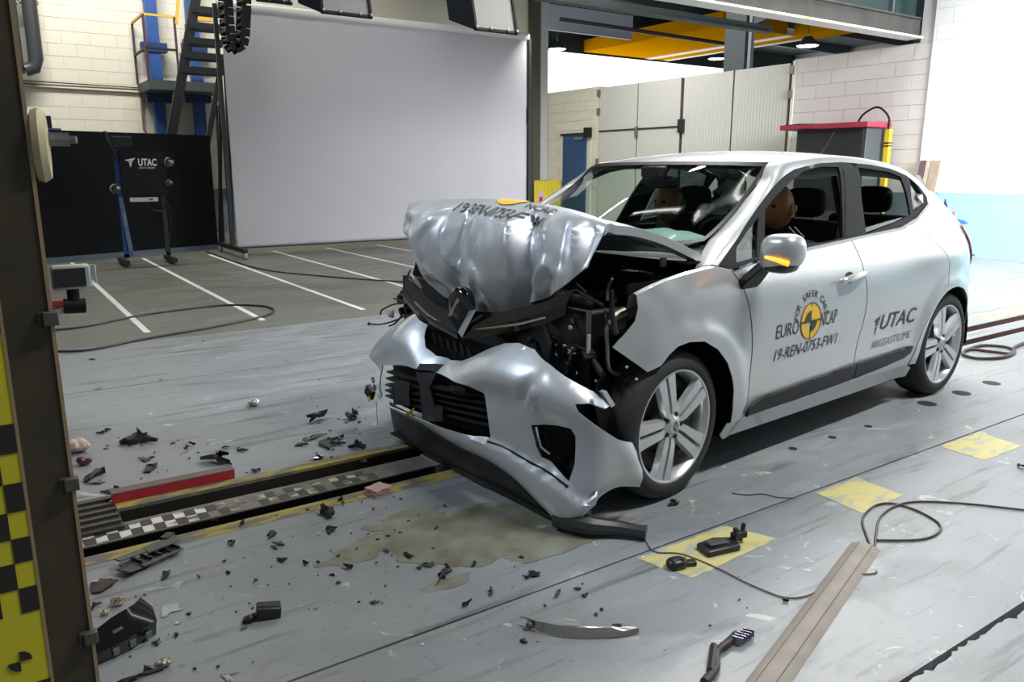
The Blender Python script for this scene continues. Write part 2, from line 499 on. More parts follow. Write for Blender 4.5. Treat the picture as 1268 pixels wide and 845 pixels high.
MB().bb((.33, 3.515, .0), (.84, 3.525, .05)).build('face', REDP, rp, smooth=False)
MB().bb((.33, 3.515, .05), (.84, 3.575, .055)).build('flange', mat('dusty_brown_metal', (.13, .10, .09), .7), rp, smooth=False)
gp = thing('ribbed_cover_plate', 'dark ribbed steel cover plate beside the barrier foot, between slots', 'metal plate')
MB().bb((-.2, 3.26, .0), (.34, 3.50, .012)).bb((-.2, 3.50, .001), (.325, 3.62, .012)).build('plate', mat('oily_plate', (.055, .052, .045), .45, .5), gp, smooth=False)
for k in range(5): MB().bb((-.2, 3.30 + k * .065, .012), (.335, 3.322 + k * .065, .022)).build('rib', mat('oily_rib', (.08, .075, .065), .45, .5), gp, smooth=False)

# -- walls
CREAM = mat('cream_block_paint', (.74, .72, .61), .6, var=(.69, .67, .57), vscale=1.5)
CREAM2 = mat('cream_block_paint_aged', (.72, .70, .59), .6)
JOINT = mat('cream_joint', (.67, .65, .55), .8)
PINKW = mat('offwhite_block_paint', (.66, .635, .615), .6); PINKW2 = mat('offwhite_block_paint_greyer', (.65, .625, .605), .6)
BRW = mat('white_block_paint', (.88, .89, .89), .5); SKYB = mat('pale_blue_dado_paint', (.42, .68, .76), .5)
DADO = mat('blue_grey_dado_paint', (.16, .21, .25), .5)
def block_mesh(lx, ly, lz, m):
    mb = MB(); b = .006
    # front face proud with chamfer, faces along -first thin axis
    mb.bb((0, 0, 0), (lx, ly, lz)); return mb.mesh('block', m, False)
def block_wall(parent, axis, fixed, a0, a1, z0, z1, L, Hh, mats, skip=None, depth=.010, gap=.006):
    meshes = {}
    r = 0; z = z0
    while z < z1 - .02:
        h = min(Hh, z1 - z) - gap
        a = a0 - (L / 2 if r % 2 else 0)
        while a < a1 - .01:
            s0, s1 = max(a, a0), min(a + L, a1)
            if s1 - s0 > .03 and not (skip and skip((s0 + s1) / 2, z + h / 2)):
                key = (round(s1 - s0, 3), round(h, 3), random.randrange(len(mats)))
                if key not in meshes:
                    meshes[key] = block_mesh(*( (key[0] - gap, depth, h) if axis == 'x' else (depth, key[0] - gap, h)), mats[key[2]])
                o = bpy.data.objects.new('block', meshes[key]); col.objects.link(o); o.parent = parent
                j = random.uniform(0, .003)
                o.location = (s0, fixed - depth - j, z) if axis == 'x' else (fixed - depth - j, s0, z)
            a += L
        z += Hh; r += 1
wf = struct(MB().bb((-5, 18.5, -.05), (13.6, 18.75, 9)).build('wall_back', JOINT, smooth=False))
block_wall(wf, 'x', 18.5, -.2, 5.4, 1.9, 5.7, .5, .24, [CREAM, CREAM, CREAM2])
MB().bb((5.4, 18.485, 1.0), (13.4, 18.5, 9)).build('plaster', CREAM, wf, smooth=False)
MB().bb((-5, 18.485, 5.7), (5.4, 18.5, 9)).build('plaster', CREAM, wf, smooth=False)
MB().bb((-5, 18.48, 0), (5.4, 18.5, .97)).build('dado', DADO, wf, smooth=False)
for zz in (5.62, 5.9, 6.2, 6.5): MB().bb((5.4, 18.478, zz), (13.4, 18.486, zz + .02)).build('cladding_joint', JOINT, wf, smooth=False)
MB().bb((7.6, 18.47, 1.0), (7.64, 18.486, 9)).build('cladding_joint', mat('brown_joint', (.25, .2, .14), .8), wf, smooth=False)

wr = struct(MB().bb((13.47, 7.45, -.05), (13.7, 10.15, 3.47)).build('wall_right', mat('grey_joint', (.60, .575, .55), .8), smooth=False))
block_wall(wr, 'y', 13.47, 7.45, 10.12, 1.0, 3.46, .62, .245, [PINKW, PINKW, PINKW2])
MB().bb((13.47, 7.45, 3.47), (13.7, 7.68, 7)).build('pier', PINKW, wr, smooth=False)
MB().bb((13.45, 7.45, 0), (13.47, 10.12, 1.0)).build('dado', DADO, wr, smooth=False)
wr2 = struct(MB().bb((13.44, -4, -.05), (13.7, 7.45, 7)).build('wall_right_bright', mat('white_joint', (.84, .85, .85), .8), smooth=False))
block_wall(wr2, 'y', 13.44, 4.4, 7.45, 1.02, 4.6, .5, .245, [BRW], depth=.006, gap=.005)
MB().bb((13.425, -4, 4.6), (13.44, 7.45, 7)).build('plaster', BRW, wr2, smooth=False)
MB().bb((13.425, -4, 1.02), (13.44, 4.4, 4.6)).build('plaster', BRW, wr2, smooth=False)
MB().bb((13.42, -4, 0), (13.44, 7.45, 1.02)).build('dado', SKYB, wr2, smooth=False)
wr3 = struct(MB().bb((13.47, 15.95, -.05), (13.7, 18.5, 3.45)).build('wall_right_far', JOINT, smooth=False))
block_wall(wr3, 'y', 13.47, 15.98, 18.5, .97, 3.45, .5, .24, [CREAM, CREAM2], skip=lambda a, z: 16.25 < a < 17.5 and z < 2.35)
MB().bb((13.45, 17.5, 0), (13.47, 18.5, .97)).build('dado', DADO, wr3, smooth=False)
MB().bb((13.455, 16.2, 0), (13.47, 17.5, 2.4)).build('plaster', CREAM2, wr3, smooth=False)
bd = struct(empty('door_1', (13.44, 16.9, 0)))
MB().bb((-.03, -.52, 0), (.0, .46, 2.27)).build('door_leaf', DOORB, bd, smooth=False)
MB().bb((-.05, -.56, 2.27), (.01, .55, 2.33)).build('door_closer', GREYB, bd, smooth=False)
MB().bb((-.10, -.45, 2.16), (-.03, -.1, 2.21)).build('closer_arm', STEEL, bd, smooth=False)
MB().bb((-.12, -.72, 2.2), (.0, -.52, 2.45)).build('door_box', BLACK, bd, smooth=False)

# sandwich panel doors between Y 10.15 and 15.95
def ribbed(name, c):
    m = mat(name, c, .5); nt = m.node_tree; b = nt.nodes['Principled BSDF']
    tc = nt.nodes.new('ShaderNodeTexCoord'); w = nt.nodes.new('ShaderNodeTexWave'); w.bands_direction = 'Y'; w.inputs['Scale'].default_value = 4.0
    w.inputs['Distortion'].default_value = .2
    bp = nt.nodes.new('ShaderNodeBump'); bp.inputs['Strength'].default_value = .25; bp.inputs['Distance'].default_value = .01
    nt.links.new(tc.outputs['Object'], w.inputs['Vector']); nt.links.new(w.outputs['Fac'], bp.inputs['Height']); nt.links.new(bp.outputs[0], b.inputs['Normal'])
    return m
PANEL = ribbed('grey_white_panel', (.58, .58, .54))
wp = struct(MB().bb((13.52, 10.12, -.05), (13.6, 15.98, 3.40)).build('wall_panel_doors', mat('dark_gap', (.06, .035, .05), .7), smooth=False))
for i, (a, b_) in enumerate(((14.54, 15.92), (13.12, 14.49), (11.64, 13.02), (10.24, 11.59))):
    p = MB().bb((13.46, a, 0), (13.52, b_, 3.41)).build('door_panel', PANEL, wp, smooth=False)
for yy in (15.94, 10.18):
    for zz in (3.2, 2.75, 1.5): MB().bb((13.42, yy - .05, zz), (13.47, yy + .05, zz + .16)).build('hinge', mat('dull_hinge', (.22, .17, .14), .5, .4), wp, smooth=False)
MB().bb((13.43, 13.1, 2.33), (13.46, 15.9, 2.36)).build('lock_bar', GREYB, wp, smooth=False)
MB().bb((13.40, 12.95, 2.2), (13.46, 13.12, 2.5)).build('lock_handle', GREYB, wp, smooth=False)
MB().bb((13.42, 14.46, 2.15), (13.46, 14.56, 2.4)).build('lock_handle', STEEL, wp, smooth=False)
MB().bb((13.44, 10.10, 1.0), (13.47, 10.16, 3.44)).build('edge_strip', mat('ivory_strip', (.75, .73, .62), .5), wp, smooth=False)

# -- mezzanine beam with dark glazing above
CONC = mat('beam_grey', (.032, .03, .028), .8, var=(.05, .046, .042), vscale=3)
mz = struct(empty('trim_1', (0, 0, 0)))
MB().bb((5.6, 7.70, 3.56), (13.44, 7.80, 3.83)).build('beam_web', CONC, mz, smooth=False)
MB().bb((5.6, 7.62, 3.53), (13.44, 7.92, 3.56)).build('beam_flange', mat('pale_flange', (.8, .78, .74), .5), mz, smooth=False)
MB().bb((5.6, 7.66, 3.83), (13.40, 7.90, 3.86)).build('beam_flange', CONC, mz, smooth=False)
DG = mat('dark_glazing', (.012, .03, .028), .15)
for a, b_ in ((8.2, 10.62), (10.66, 12.63), (12.67, 13.38)):
    MB().bb((a, 7.76, 3.86), (b_, 7.80, 6.3)).build('glazing_panel', DG, mz, smooth=False)
for x in (10.64, 12.65): MB().bb((x - .02, 7.72, 3.86), (x + .02, 7.82, 6.3)).build('mullion', GSTEEL, mz, smooth=False)
for x in (9.55, 10.3, 12.3): MB().bb((x, 7.61, 3.535), (x + .08, 7.625, 3.556)).build('yellow_tag', YEL, mz, smooth=False)
# second beam behind
bm2 = tag(MB().bb((6.5, 9.0, 3.62), (11.3, 9.06, 3.72)).bb((6.5, 8.95, 3.6), (11.3, 9.11, 3.62)).build('steel_beam', mat('dull_green_steel', (.07, .085, .085), .6), smooth=False), 'grey steel beam running behind the pale mezzanine flange', 'beam')
# deck ceiling with corrugation
def corr(x0, x1, y0, y1, z, pitch=.3, d=.08):
    rows = []; n = int((x1 - x0) / pitch)
    xs = []
    for i in range(n):
        x = x0 + i * pitch
        xs += [(x, z), (x + pitch * .4, z), (x + pitch * .5, z + d), (x + pitch * .9, z + d)]
    return MB().grid([[(x, y, zz) for x, zz in xs] for y in (y0, y1)])
CEIL = mat('ceiling_deck_metal', (.06, .075, .075), .6, .2)
cg = struct(corr(5.5, 40, 8.0, 26.0, 6.9).build('ceiling', CEIL, smooth=False))
for y in (11, 14, 17, 20, 23): MB().bb((13.7, y, 6.56), (40, y + .12, 6.9)).build('purlin', GSTEEL, cg, smooth=False)
MB().bb((13.7, 20, 6.2), (14.0, 26.0, 6.55)).build('purlin', mat('pale_blue_beam', (.4, .45, .52), .5), cg, smooth=False)
# dark high roof over the test hall, with its lamp rows
hr = struct(corr(-6, 13.8, -3.0, 18.6, 8.6, .3, .08).build('ceiling', mat('hall_roof_metal', (.025, .028, .025), .95, spec=.1), smooth=False))
for y in (0, 4, 8, 12, 16): MB().bb((-6, y, 8.2), (13.7, y + .15, 8.6)).build('roof_beam', GSTEEL, hr, smooth=False)
TUBE = mat('lamp_tube_glow', (1, 1, 1), .5, emit=(1, .98, .95), es=6)
for (x, y, lx, ly) in ((7.2, 5.2, .09, 2.2), (4.7, 4.4, .09, 2.2), (4.7, 7.4, .09, 2.2), (10, 8.6, .09, 2.2), (9.2, 2.5, .09, 2.2)):
    MB().bb((x - .03, y - ly / 2, 7.95), (x + .03, y + ly / 2, 8.0)).build('strip_lamp', TUBE, hr, smooth=False)
    MB().bb((x - .12, y - ly / 2 - .1, 8.0), (x + .12, y + ly / 2 + .1, 8.06)).bb((x - .02, y, 8.06), (x + .02, y + .03, 8.6)).build('lamp_tray', WHITE, hr, smooth=False)
# bright glazed end wall of the next hall
wl = struct(empty('window_1', (0, 0, 0)))
GLOW = mat('daylit_glazing', (.9, .9, .9), .5, emit=(.96, .98, 1.0), es=1.6)
for k in range(10):
    MB().bb((13.8 + k * 2.1, 26.0, .5), (13.8 + k * 2.1 + 2.06, 26.03, 5.93)).build('pane', GLOW, wl, smooth=False)
    MB().bb((13.8 + k * 2.1 + 2.06, 25.999, .5), (13.8 + k * 2.1 + 2.1, 26.04, 5.93)).build('glazing_bar', mat('white_bar', (.9, .9, .9), .5, emit=(.96, .98, 1), es=1.3), wl, smooth=False)
MB().bb((13.7, 25.98, 5.93), (40, 26.1, 6.9)).build('lintel', CEIL, wl, smooth=False)
struct(MB().bb((34.5, 7.9, -.05), (34.7, 26, 6.9)).build('wall_far_hall', mat('hall_grey', (.4, .4, .4), .7), smooth=False))
# lattice and yellow crane girders over the next hall
g1 = tag(MB().bb((21.0, 18.7, 6.0), (24.3, 25.9, 6.45)).build('crane_girder', mat('crane_yellow', (.62, .27, .0), .9, spec=.0), smooth=False), 'wide yellow crane girder above the bright opening, left of the column', 'crane')
g1b = thing('crane_rail', 'pale twin rails beside the wide yellow crane girder', 'rail')
MB().bb((24.35, 18.7, 5.98), (24.75, 25.9, 6.1)).build('rail', mat('pale_rail', (.72, .68, .55), .5), g1b, smooth=False)
MB().bb((25.45, 18.7, 5.98), (25.7, 25.9, 6.1)).build('rail', MATS['pale_rail'], g1b, smooth=False)
MB().bb((24.75, 18.7, 6.0), (25.45, 25.9, 6.12)).bb((24.9, 20.02, 6.12), (25.3, 20.1, 6.58)).build('web', MATS['crane_yellow'], g1b, smooth=False)
tag(MB().bb((24.4, 15.2, 5.95), (25.6, 18.5, 6.3)).bb((24.9, 17, 6.3), (25.0, 17.1, 6.56)).build('crane_girder', MATS['crane_yellow'], smooth=False), 'smaller yellow crane girder showing right of the grey column', 'crane')
tag(MB().tube([(13.0, 17.0, 5.15), (19.5, 17.0, 5.07)], .055, 10).build('ceiling_pipe', mat('brown_pipe', (.06, .04, .045), .5)), 'dark brown pipe crossing in front of the yellow crane girder', 'pipe')
tag(MB().tube([(6.2, 9.6, 3.95), (10.4, 9.6, 3.78)], .05, 12).build('ceiling_duct', STEEL), 'thin grey conduit under the mezzanine, near the softbox lamp', 'pipe')
cl = thing('steel_column', 'grey steel column with haunch standing behind the grey panel doors', 'column', (14.1, 12.1, 0))
MB().bb((-.12, -.28, 0), (.12, .28, 5.6)).build('post', GSTEEL, cl, smooth=False)
MB().bb((-.05, -.30, 0), (.05, -.38, 5.6)).build('flange', mat('pale_column_edge', (.3, .34, .37), .5), cl, smooth=False)
MB().prism([(.1, -.3, 4.35), (.1, -.3, 4.75), (.1, -2.3, 4.75), (.1, -2.3, 4.6), (.1, -.9, 4.5)], (-.12, 0, 0)).build('haunch', GSTEEL, cl, smooth=False)
MB().bb((-3.5, -2.2, 4.55), (14, -1.9, 4.85)).build('cross_beam', GSTEEL, cl, smooth=False)
c2 = thing('corner_column', 'pale steel column in the far corner right of the white screen', 'column', (13.3, 18.2, 0))
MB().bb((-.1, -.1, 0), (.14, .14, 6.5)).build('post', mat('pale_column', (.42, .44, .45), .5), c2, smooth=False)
MB().bb((-.36, -.1, 0), (-.14, .1, 6.5)).build('dark_post', mat('olive_dark_post', (.07, .07, .055), .6), c2, smooth=False)  # separate dark olive post beside the pale one
MB().bb((-.05, -.09, 5.1), (3.2, .05, 5.75)).build('bracket_beam', mat('pale_blue_beam2', (.38, .43, .5), .5), c2, smooth=False)
for i, (x, y, lab) in enumerate(((20.5, 24.8, 'bright round high bay lamp at the left end of the crane girder'), (27.5, 22.5, 'bright high bay lamp right of the twin crane rails'), (24.0, 15.2, 'bright high bay lamp beyond the white block wall, right of the column'))):
    p = onX((690, 887, 1000)[i], (61, 73, 57)[i], (19.6, 27.0, 22.5)[i])
    lt = thing('high_bay_lamp', lab, 'lamp', p)
    MB().cyl((0, 0, .28), (0, 0, 6.92 - p.z), .02, n=6).build('hanger', GSTEEL, lt)
    MB().lathe([(.05, .3), (.12, .28), (.34, .02), (.34, 0)], (0, 0, 0), (0, 0, 1), 20).build('shade', GSTEEL, lt)
    MB().lathe([(0, -.02), (.3, -.01), (.33, .01)], (0, 0, 0), (0, 0, 1), 20).build('bulb', mat('lamp_glow', (1, 1, 1), .5, emit=(1, .97, .9), es=12), lt)

# -- free-standing things at the back
# white screen on casters
sc = thing('projection_screen', 'large white roll-down screen in a dark wheeled frame', 'screen', (3.5, 13.3, 0), 0)
SX0, SX1 = .02, 5.83
rows = []
for i in range(13):
    z = .17 + (3.86 - .17) * i / 12
    rows.append([(SX0 + (SX1 - SX0) * j / 40, .012 * math.sin(j * .9) * (.3 + j / 60), z) for j in range(41)])
MB().grid(rows).build('sheet', mat('white_screen_fabric', (.54, .525, .565), .7), sc, thick=.004)
MB().tube([(SX0 - .05, 0, 3.9), (SX1 + .05, 0, 3.93)], .065, 16).build('roller_tube', mat('white_tube', (.82, .82, .78), .4), sc)
MB().tube([(SX0, 0, .15), (SX1, 0, .15)], .022, 8).build('bottom_bar', mat('grey_bar', (.35, .34, .38), .5), sc)
for sx in (-.06, SX1 + .08):
    MB().bb((sx - .03, -.03, .1), (sx + .03, .03, 3.9)).build('upright', DSTEEL, sc, smooth=False)
    MB().bb((sx - .03, -.75, .1), (sx + .03, .9, .17)).build('foot', DSTEEL, sc, smooth=False)
    MB().beam((sx, .8, .15), (sx, .05, 2.6), .05, .05).build('brace', DSTEEL, sc, smooth=False)
    for yy in (-.68, .8):
        w = MB().lathe([(.015, -.03), (.06, -.03), (.075, -.02), (.075, .02), (.06, .03), (.015, .03)], (sx, yy, .075), (1, 0, 0), 20).build('caster', mat('pale_caster', (.5, .5, .5), .4), sc)
MB().bb((-.06, .05, .1), (SX1 + .1, .10, .15)).build('cross_bar', mat('brown_bar', (.10, .07, .07), .6), sc, smooth=False)

# black partition panel
bp_ = thing('black_partition', 'matt black free-standing partition panel behind the camera rig', 'partition', (.80, 13.78, 0), math.atan2(.85, 2.72))
MB().bb((-1.3, 0, .08), (2.86, .04, 1.97)).build('panel', mat('matt_black_board', (.011, .0115, .014), .8, spec=.2), bp_, smooth=False)
MB().bb((-1.3, -.015, .0), (2.86, .05, .08)).build('plinth', mat('blue_grey_plinth', (.15, .2, .26), .5), bp_, smooth=False)
MB().bb((-.55, .045, 1.97), (.45, .07, 2.0)).build('top_clip', BLUE, bp_, smooth=False)
tag(MB().bb((.83, 14.3, 1.5), (1.13, 14.6, 2.2)).build('dark_box', DSTEEL, bevel=.01), 'dark metal box peeking above the black partition at left', 'box')
# skirting strip of blue wall base seen below screen
# camera rig with sign
rg = thing('camera_rig', 'dark wheeled rig with lamps, cameras and a white lettered black sign', 'camera rig', (1.75, 12.88, 0))
MB().bb((.0, -.03, .10), (.06, .03, 1.75)).build('post', BLUE, rg, smooth=False)
MB().bb((.58, -.03, .05), (.64, .03, 1.5)).build('post', DSTEEL, rg, smooth=False)
MB().beam((.03, -.02, 1.0), (.10, -.04, .12), .06, .05).build('blue_leg', mat('worn_blue_leg', (.03, .12, .38), .4, var=(.3, .35, .4), vscale=8), rg, smooth=False)
MB().bb((-.05, -.35, .03), (.02, .35, .09)).build('foot', DSTEEL, rg, smooth=False)
MB().bb((.6, -.35, .03), (.67, .35, .09)).build('foot', DSTEEL, rg, smooth=False)
MB().bb((.0, -.03, .12), (.64, .02, .16)).build('cross_bar', STEEL, rg, smooth=False)
sg = MB().bb((.06, -.10, 1.02), (.68, -.05, 1.66)).build('sign_board', BLACK, rg, smooth=False)
WTXT = mat('white_lettering', (.85, .85, .85), .5)
def flat_text(s, size, loc, parent, m, width=None, shear=0, bold=0):
    vs, fs, x0, x1, y0, y1 = text_mb(s, size, shear, bold)
    k = (width / (x1 - x0)) if width else 1
    return MB().add([(loc[0] + (v.x - x0) * k, loc[1], loc[2] + v.y) for v in vs], fs).build('lettering', m, parent, smooth=False)
def bird_logo():
    """three swept feathers, in a unit box"""
    return [[(0, .70), (1.0, 1.0), (.82, .72), (.25, .60)], [(.28, .52), (.80, .66), (.66, .42), (.42, .38)], [(.40, .30), (.64, .36), (.50, -.25), (.42, .05)]]
mb = MB()
for f in bird_logo(): mb.add([(.12 + x * .15, -.103, 1.45 + z * .11) for x, z in f], [tuple(range(len(f)))])
mb.build('emblem', WTXT, sg, smooth=False)
flat_text('UTAC', .14, (.30, -.103, 1.45), sg, WTXT, .25, bold=.004)
flat_text('UTAC CERAM', .035, (.30, -.103, 1.405), sg, WTXT, .22)
dp = MB().bb((.14, -.12, .93), (.52, -.06, .99)).build('display_strip', mat('pale_display', (.6, .6, .6), .4), rg, smooth=False)
MB().bb((.40, -.123, .945), (.45, -.12, .975)).build('red_button', REDP, dp, smooth=False)
MB().tube(cr([(.38, -.06, .93), (.42, -.05, .82), (.58, -.04, .78), (.66, -.03, .9), (.68, -.03, .6), (.64, -.02, .3)], 6), .012, 6).build('cable', GREYB, rg)
for (x, z, r) in ((-.04, 1.12, .07), (.72, 1.50, .07), (.70, 1.2, .05)):
    l_ = MB().lathe([(0, .08), (r * .7, .08), (r, 0), (r, -.05)], (x, -.08, z), (-.2, 1, 0), 18).build('lamp_body', mat('pale_lamp', (.6, .6, .6), .4), rg)
    MB().lathe([(0, -.055), (r * .8, -.055), (r * .95, -.05)], (x, -.08, z), (-.2, 1, 0), 18).build('lens', BLACKG, l_)
MB().bb((-.02, -.1, 1.70), (.24, .05, 1.86)).build('camera_body', GREYB, rg, bevel=.01)
MB().tube(cr([(-.1, -.05, 1.92), (-.06, -.08, 1.75), (.0, -.06, 1.62), (-.02, -.05, 1.5)], 6), .035, 8).build('hose', GREYB, rg)

# steel stair and platform against the back wall
st = thing('steel_stair', 'dark steel stair with open treads rising behind the screen', 'stair', (0, 15.2, 0))
def oy(px, py, Y): p = onY(px, py, Y); return p
a0 = onY(212, 165, 15.2); a1 = onY(239, -25, 15.2); b0 = onY(262, 200, 15.2); 
MB().beam((a0.x - .25, 0, a0.z - 1.0), (a1.x + .1, 0, a1.z), .06, .16).build('stringer', DSTEEL, st, smooth=False)
p0, p1 = onY(281, 70, 15.2), onY(272, -20, 15.2)
MB().bb((p0.x - .05, -.03, p0.z - .1), (p0.x + .05, .03, p1.z + .3)).build('stringer', DSTEEL, st, smooth=False)
p2, p3 = onY(275, 75, 15.2), onY(246, 240, 15.2)
MB().beam((p2.x, 0, p2.z), (p3.x, 0, p3.z), .06, .09).build('leg', DSTEEL, st, smooth=False)
p2, p3 = onY(278, 75, 15.2), onY(289, 300, 15.2)
MB().beam((p2.x, 0, p2.z), (p3.x, 0, .0), .05, .05).build('leg', DSTEEL, st, smooth=False)
p2, p3 = onY(270, 130, 15.2), onY(278, 300, 15.2)
MB().beam((p2.x, .1, p2.z), (p3.x, .1, .0), .05, .05).build('leg', DSTEEL, st, smooth=False)
for i, py in enumerate((8, 28, 47, 65, 83)):
    l = onY(233 - i * 3.2, py, 15.2); r = onY(273, py, 15.2)
    MB().bb((l.x + .05, -.05, l.z - .09), (r.x + .05, .32, l.z + .02)).build('tread', DSTEEL, st, smooth=False)
pf = thing('wall_platform', 'dark steel platform with thin railings and yellow toe rail on blue posts', 'platform', (0, 17.2, 0))
q0, q1 = onY(184, 98, 17.2), onY(275, 98, 17.2)
MB().bb((q0.x, 0, q0.z - .18), (q1.x, 1.2, q0.z)).build('deck', mat('deck_grey', (.05, .06, .065), .6), pf, smooth=False)
zt = onY(175, 17, 17.2).z
xr = onY(215, 17, 17.2).x
for (x, y) in ((q0.x, 0), (q0.x, 1.2), (xr, 0)):
    MB().bb((x - .02, y - .02, q0.z), (x + .02, y + .02, zt)).build('railing_post', mat('plum_rail', (.07, .03, .05), .5), pf, smooth=False)
for z in (zt, (zt + q0.z) / 2 - .02):
    mm = mat('yellow_rail', (.7, .42, .04), .5) if z == zt else GREYB
    MB().bb((q0.x, -.02, z - .02), (xr, .02, z + .02)).bb((q0.x - .02, 0, z - .02), (q0.x + .02, 1.2, z + .02)).build('railing', mm, pf, smooth=False)
yz = onY(240, 0, 17.2)
MB().beam((onY(218, 30, 17.2).x, -.03, onY(218, 30, 17.2).z), (onY(222, -20, 17.2).x, -.03, onY(222, -20, 17.2).z), .05, .05).build('yellow_upright', MATS['yellow_rail'], pf, smooth=False)
MB().bb((onY(232, 20, 17.2).x, -.03, onY(232, 24, 17.2).z), (onY(262, 20, 17.2).x, .02, onY(232, 19, 17.2).z)).build('yellow_upright', MATS['yellow_rail'], pf, smooth=False)
for pxb, pxt in ((200, 186), (249, 240)):
    b0 = onY(pxb, 165, 18.2)
    p = MB().bb((b0.x - .11, .9, 0), (b0.x + .11, 1.1, 6.5)).build('blue_post', BLUE, pf, smooth=False)
    for py in (60, 122):
        z = onY(pxb, py, 18.2).z
        MB().bb((b0.x - .24, .86, z - .09), (b0.x + .24, 1.12, z + .09)).build('blue_plate', mat('dark_blue_plate', (.015, .04, .14), .5), p, smooth=False)
# conduit on the wall
cd = thing('wall_conduit', 'thin brown conduit running along the cream block wall and down', 'pipe')
c0, c1, c2_ = onY(25, 103, 18.4), onY(172, 111, 18.4), onY(178, 160, 18.4)
MB().tube([c0, c1, (c1.x + .03, c1.y, c1.z - .05), c2_, (c2_.x + .1, c2_.y, c2_.z - .2)], .022, 6).build('pipe', mat('brown_conduit', (.25, .15, .11), .5), cd)
MB().tube([(c0.x, c0.y, c0.z + .05), (c1.x + 1.5, c1.y, c1.z + .02)], .012, 6).build('wire', GREYB, cd)
# dark ducts top left
for k, (px0, px1, lab) in enumerate(((9, 15, 'left dark vertical drain pipe on the cream wall at top left'), (29, 42, 'right dark vertical drain pipe on the cream wall with elbow'))):
    a = onY((px0 + px1) / 2, 0, 18.1); b_ = onY((px0 + px1) / 2 + 3, 80, 18.1)
    r = .13 if k else .1
    t = thing('drain_pipe', lab, 'pipe')
    MB().tube([(a.x, a.y, a.z + 2), (a.x, a.y, b_.z + .1)] + ([(a.x - .05, a.y, b_.z - .05), (a.x - .2, a.y, b_.z - .1)] if k else [(a.x, a.y, b_.z - .15)]), r, 14).build('pipe', mat('dark_pipe_paint', (.05, .055, .06), .35), t)
    MB().bb((a.x - r - .02, a.y - .02, b_.z + 1.1), (a.x + r + .02, a.y + .14, b_.z + 1.16)).build('bracket', STEEL, t, smooth=False)

# cable chain hanging in front of the screen
ch = thing('cable_chain', 'black plastic cable drag chain hanging in a loop by the screen corner', 'cable chain', (0, 12.6, 0))
path = [onY(x, y, 12.6) for x, y in ((277, -50), (279, 0), (281, 30), (284, 52), (291, 62), (299, 54), (301, 30), (302, 0), (302, -50))]
pp = cr([(p.x, 0, p.z) for p in path], 9)
acc = 0; last = pp[0]
for i in range(1, len(pp)):
    if (pp[i] - last).length > .10:
        seg = pp[i] - last; mid_ = (pp[i] + last) / 2; last = pp[i]
        tx = seg.normalized(); tz = Vector((-tx.z, 0, tx.x)); q = Matrix((tx, Vector((0, 1, 0)), tz)).transposed()
        lk = MB()
        for s in (-1, 1):
            lk.box(mid_ + Vector((0, s * .15, 0)), (.105, .03, .13), q)
        lk.box(mid_ + tz * .05, (.04, .3, .02), q).box(mid_ - tz * .05, (.04, .3, .02), q)
        lk.build('chain_link', BLACK, ch, smooth=False)
# softbox lamps at top edge
def softbox(px0, px1, pyb, Y, lab, tilt):
    a, b_ = onY(px0, pyb, Y), onY(px1, pyb + 8, Y)
    w = b_.x - a.x; z = a.z
    t = thing('studio_lamp', lab, 'lamp', (a.x, Y, z), 0)
    MB().bb((0, -.02, 0), (w, .02, .03)).bb((0, -.02, 0), (.03, .02, .6)).bb((w - .03, -.02, 0), (w, .02, .6)).build('frame', BLACK, t, smooth=False)
    MB().add([(.03, 0, .03), (w - .03, 0, .03), (w - .03, 0, .6), (.03, 0, .6)], [(0, 1, 2, 3)]).build('diffuser', mat('grey_diffuser', (.36, .37, .35), .4), t, smooth=False, thick=.004)
    MB().prism([(0, 0, 0), (0, 0, .62), (-.12, .35, .62), (-.12, .35, .25)], (.02, 0, 0)).build('hood', mat('navy_lamp_fabric', (.01, .02, .035), .6), t, smooth=False)
    for xx in (.02, w * .35, w * .75, w - .02): MB().ball((xx, -.03, .03), .017, 6).build('clip', WHITE, t)
    MB().tube([(w / 2, .1, .6), (w / 2, .3, 3.5)], .02, 6).build('hanger', BLACK, t)
    t.rotation_euler = (tilt, 0, 0)
softbox(398, 461, 16, 9.0, 'grey studio lamp hanging above the middle of the white screen', -.25)
softbox(588, 641, 37, 8.4, 'grey studio lamp with dark hood above the right end of the screen', -.25)
softbox(318, 362, 1, 9.6, 'studio lamp barely showing above the left of the screen', -.2)

# cabinet with red top, by the block wall
cb = thing('tool_cabinet', 'dark grey tool cabinet with a red worktop by the block wall', 'cabinet', (12.7, 8.0, 0))
MB().bb((.02, .03, .08), (.60, 1.42, 2.1)).build('body', mat('slate_cabinet', (.055, .065, .07), .5), cb, bevel=.006)
MB().bb((0, .08, .12), (.02, 1.36, 2.06)).build('door', mat('dark_cabinet_door', (.02, .022, .024), .5), cb, smooth=False)
tp = [(-.12, -.06), (-.12, .3), (-.12, .8), (-.12, 1.3), (-.12, 1.70), (.6, 1.70), (.6, -.06)]
MB().prism([(x, y, 2.10 + (.02 if 1.0 < y < 1.5 else 0)) for x, y in tp], (0, 0, .085)).build('red_worktop', mat('red_worktop_paint', (.42, .03, .06), .5), cb, smooth=False)
ho = thing('yellow_post', 'yellow padded post with a black hose, right of the tool cabinet', 'post', (13.2, 7.92, 0))
MB().bb((-.04, -.05, 0), (.04, .05, 2.07)).build('pad', mat('yellow_pad', (.72, .5, .02), .5), ho, bevel=.01)
for z in (1.78, 1.83): MB().bb((-.045, -.055, z), (.045, .055, z + .02)).build('black_band', BLACK, ho, smooth=False)
MB().tube(cr([(-.02, 0, 2.06), (-.02, .02, 2.28), (0, .25, 2.45), (0, .5, 2.35), (0, .6, 2.2)], 6), .018, 8).build('hose', BLACK, ho)
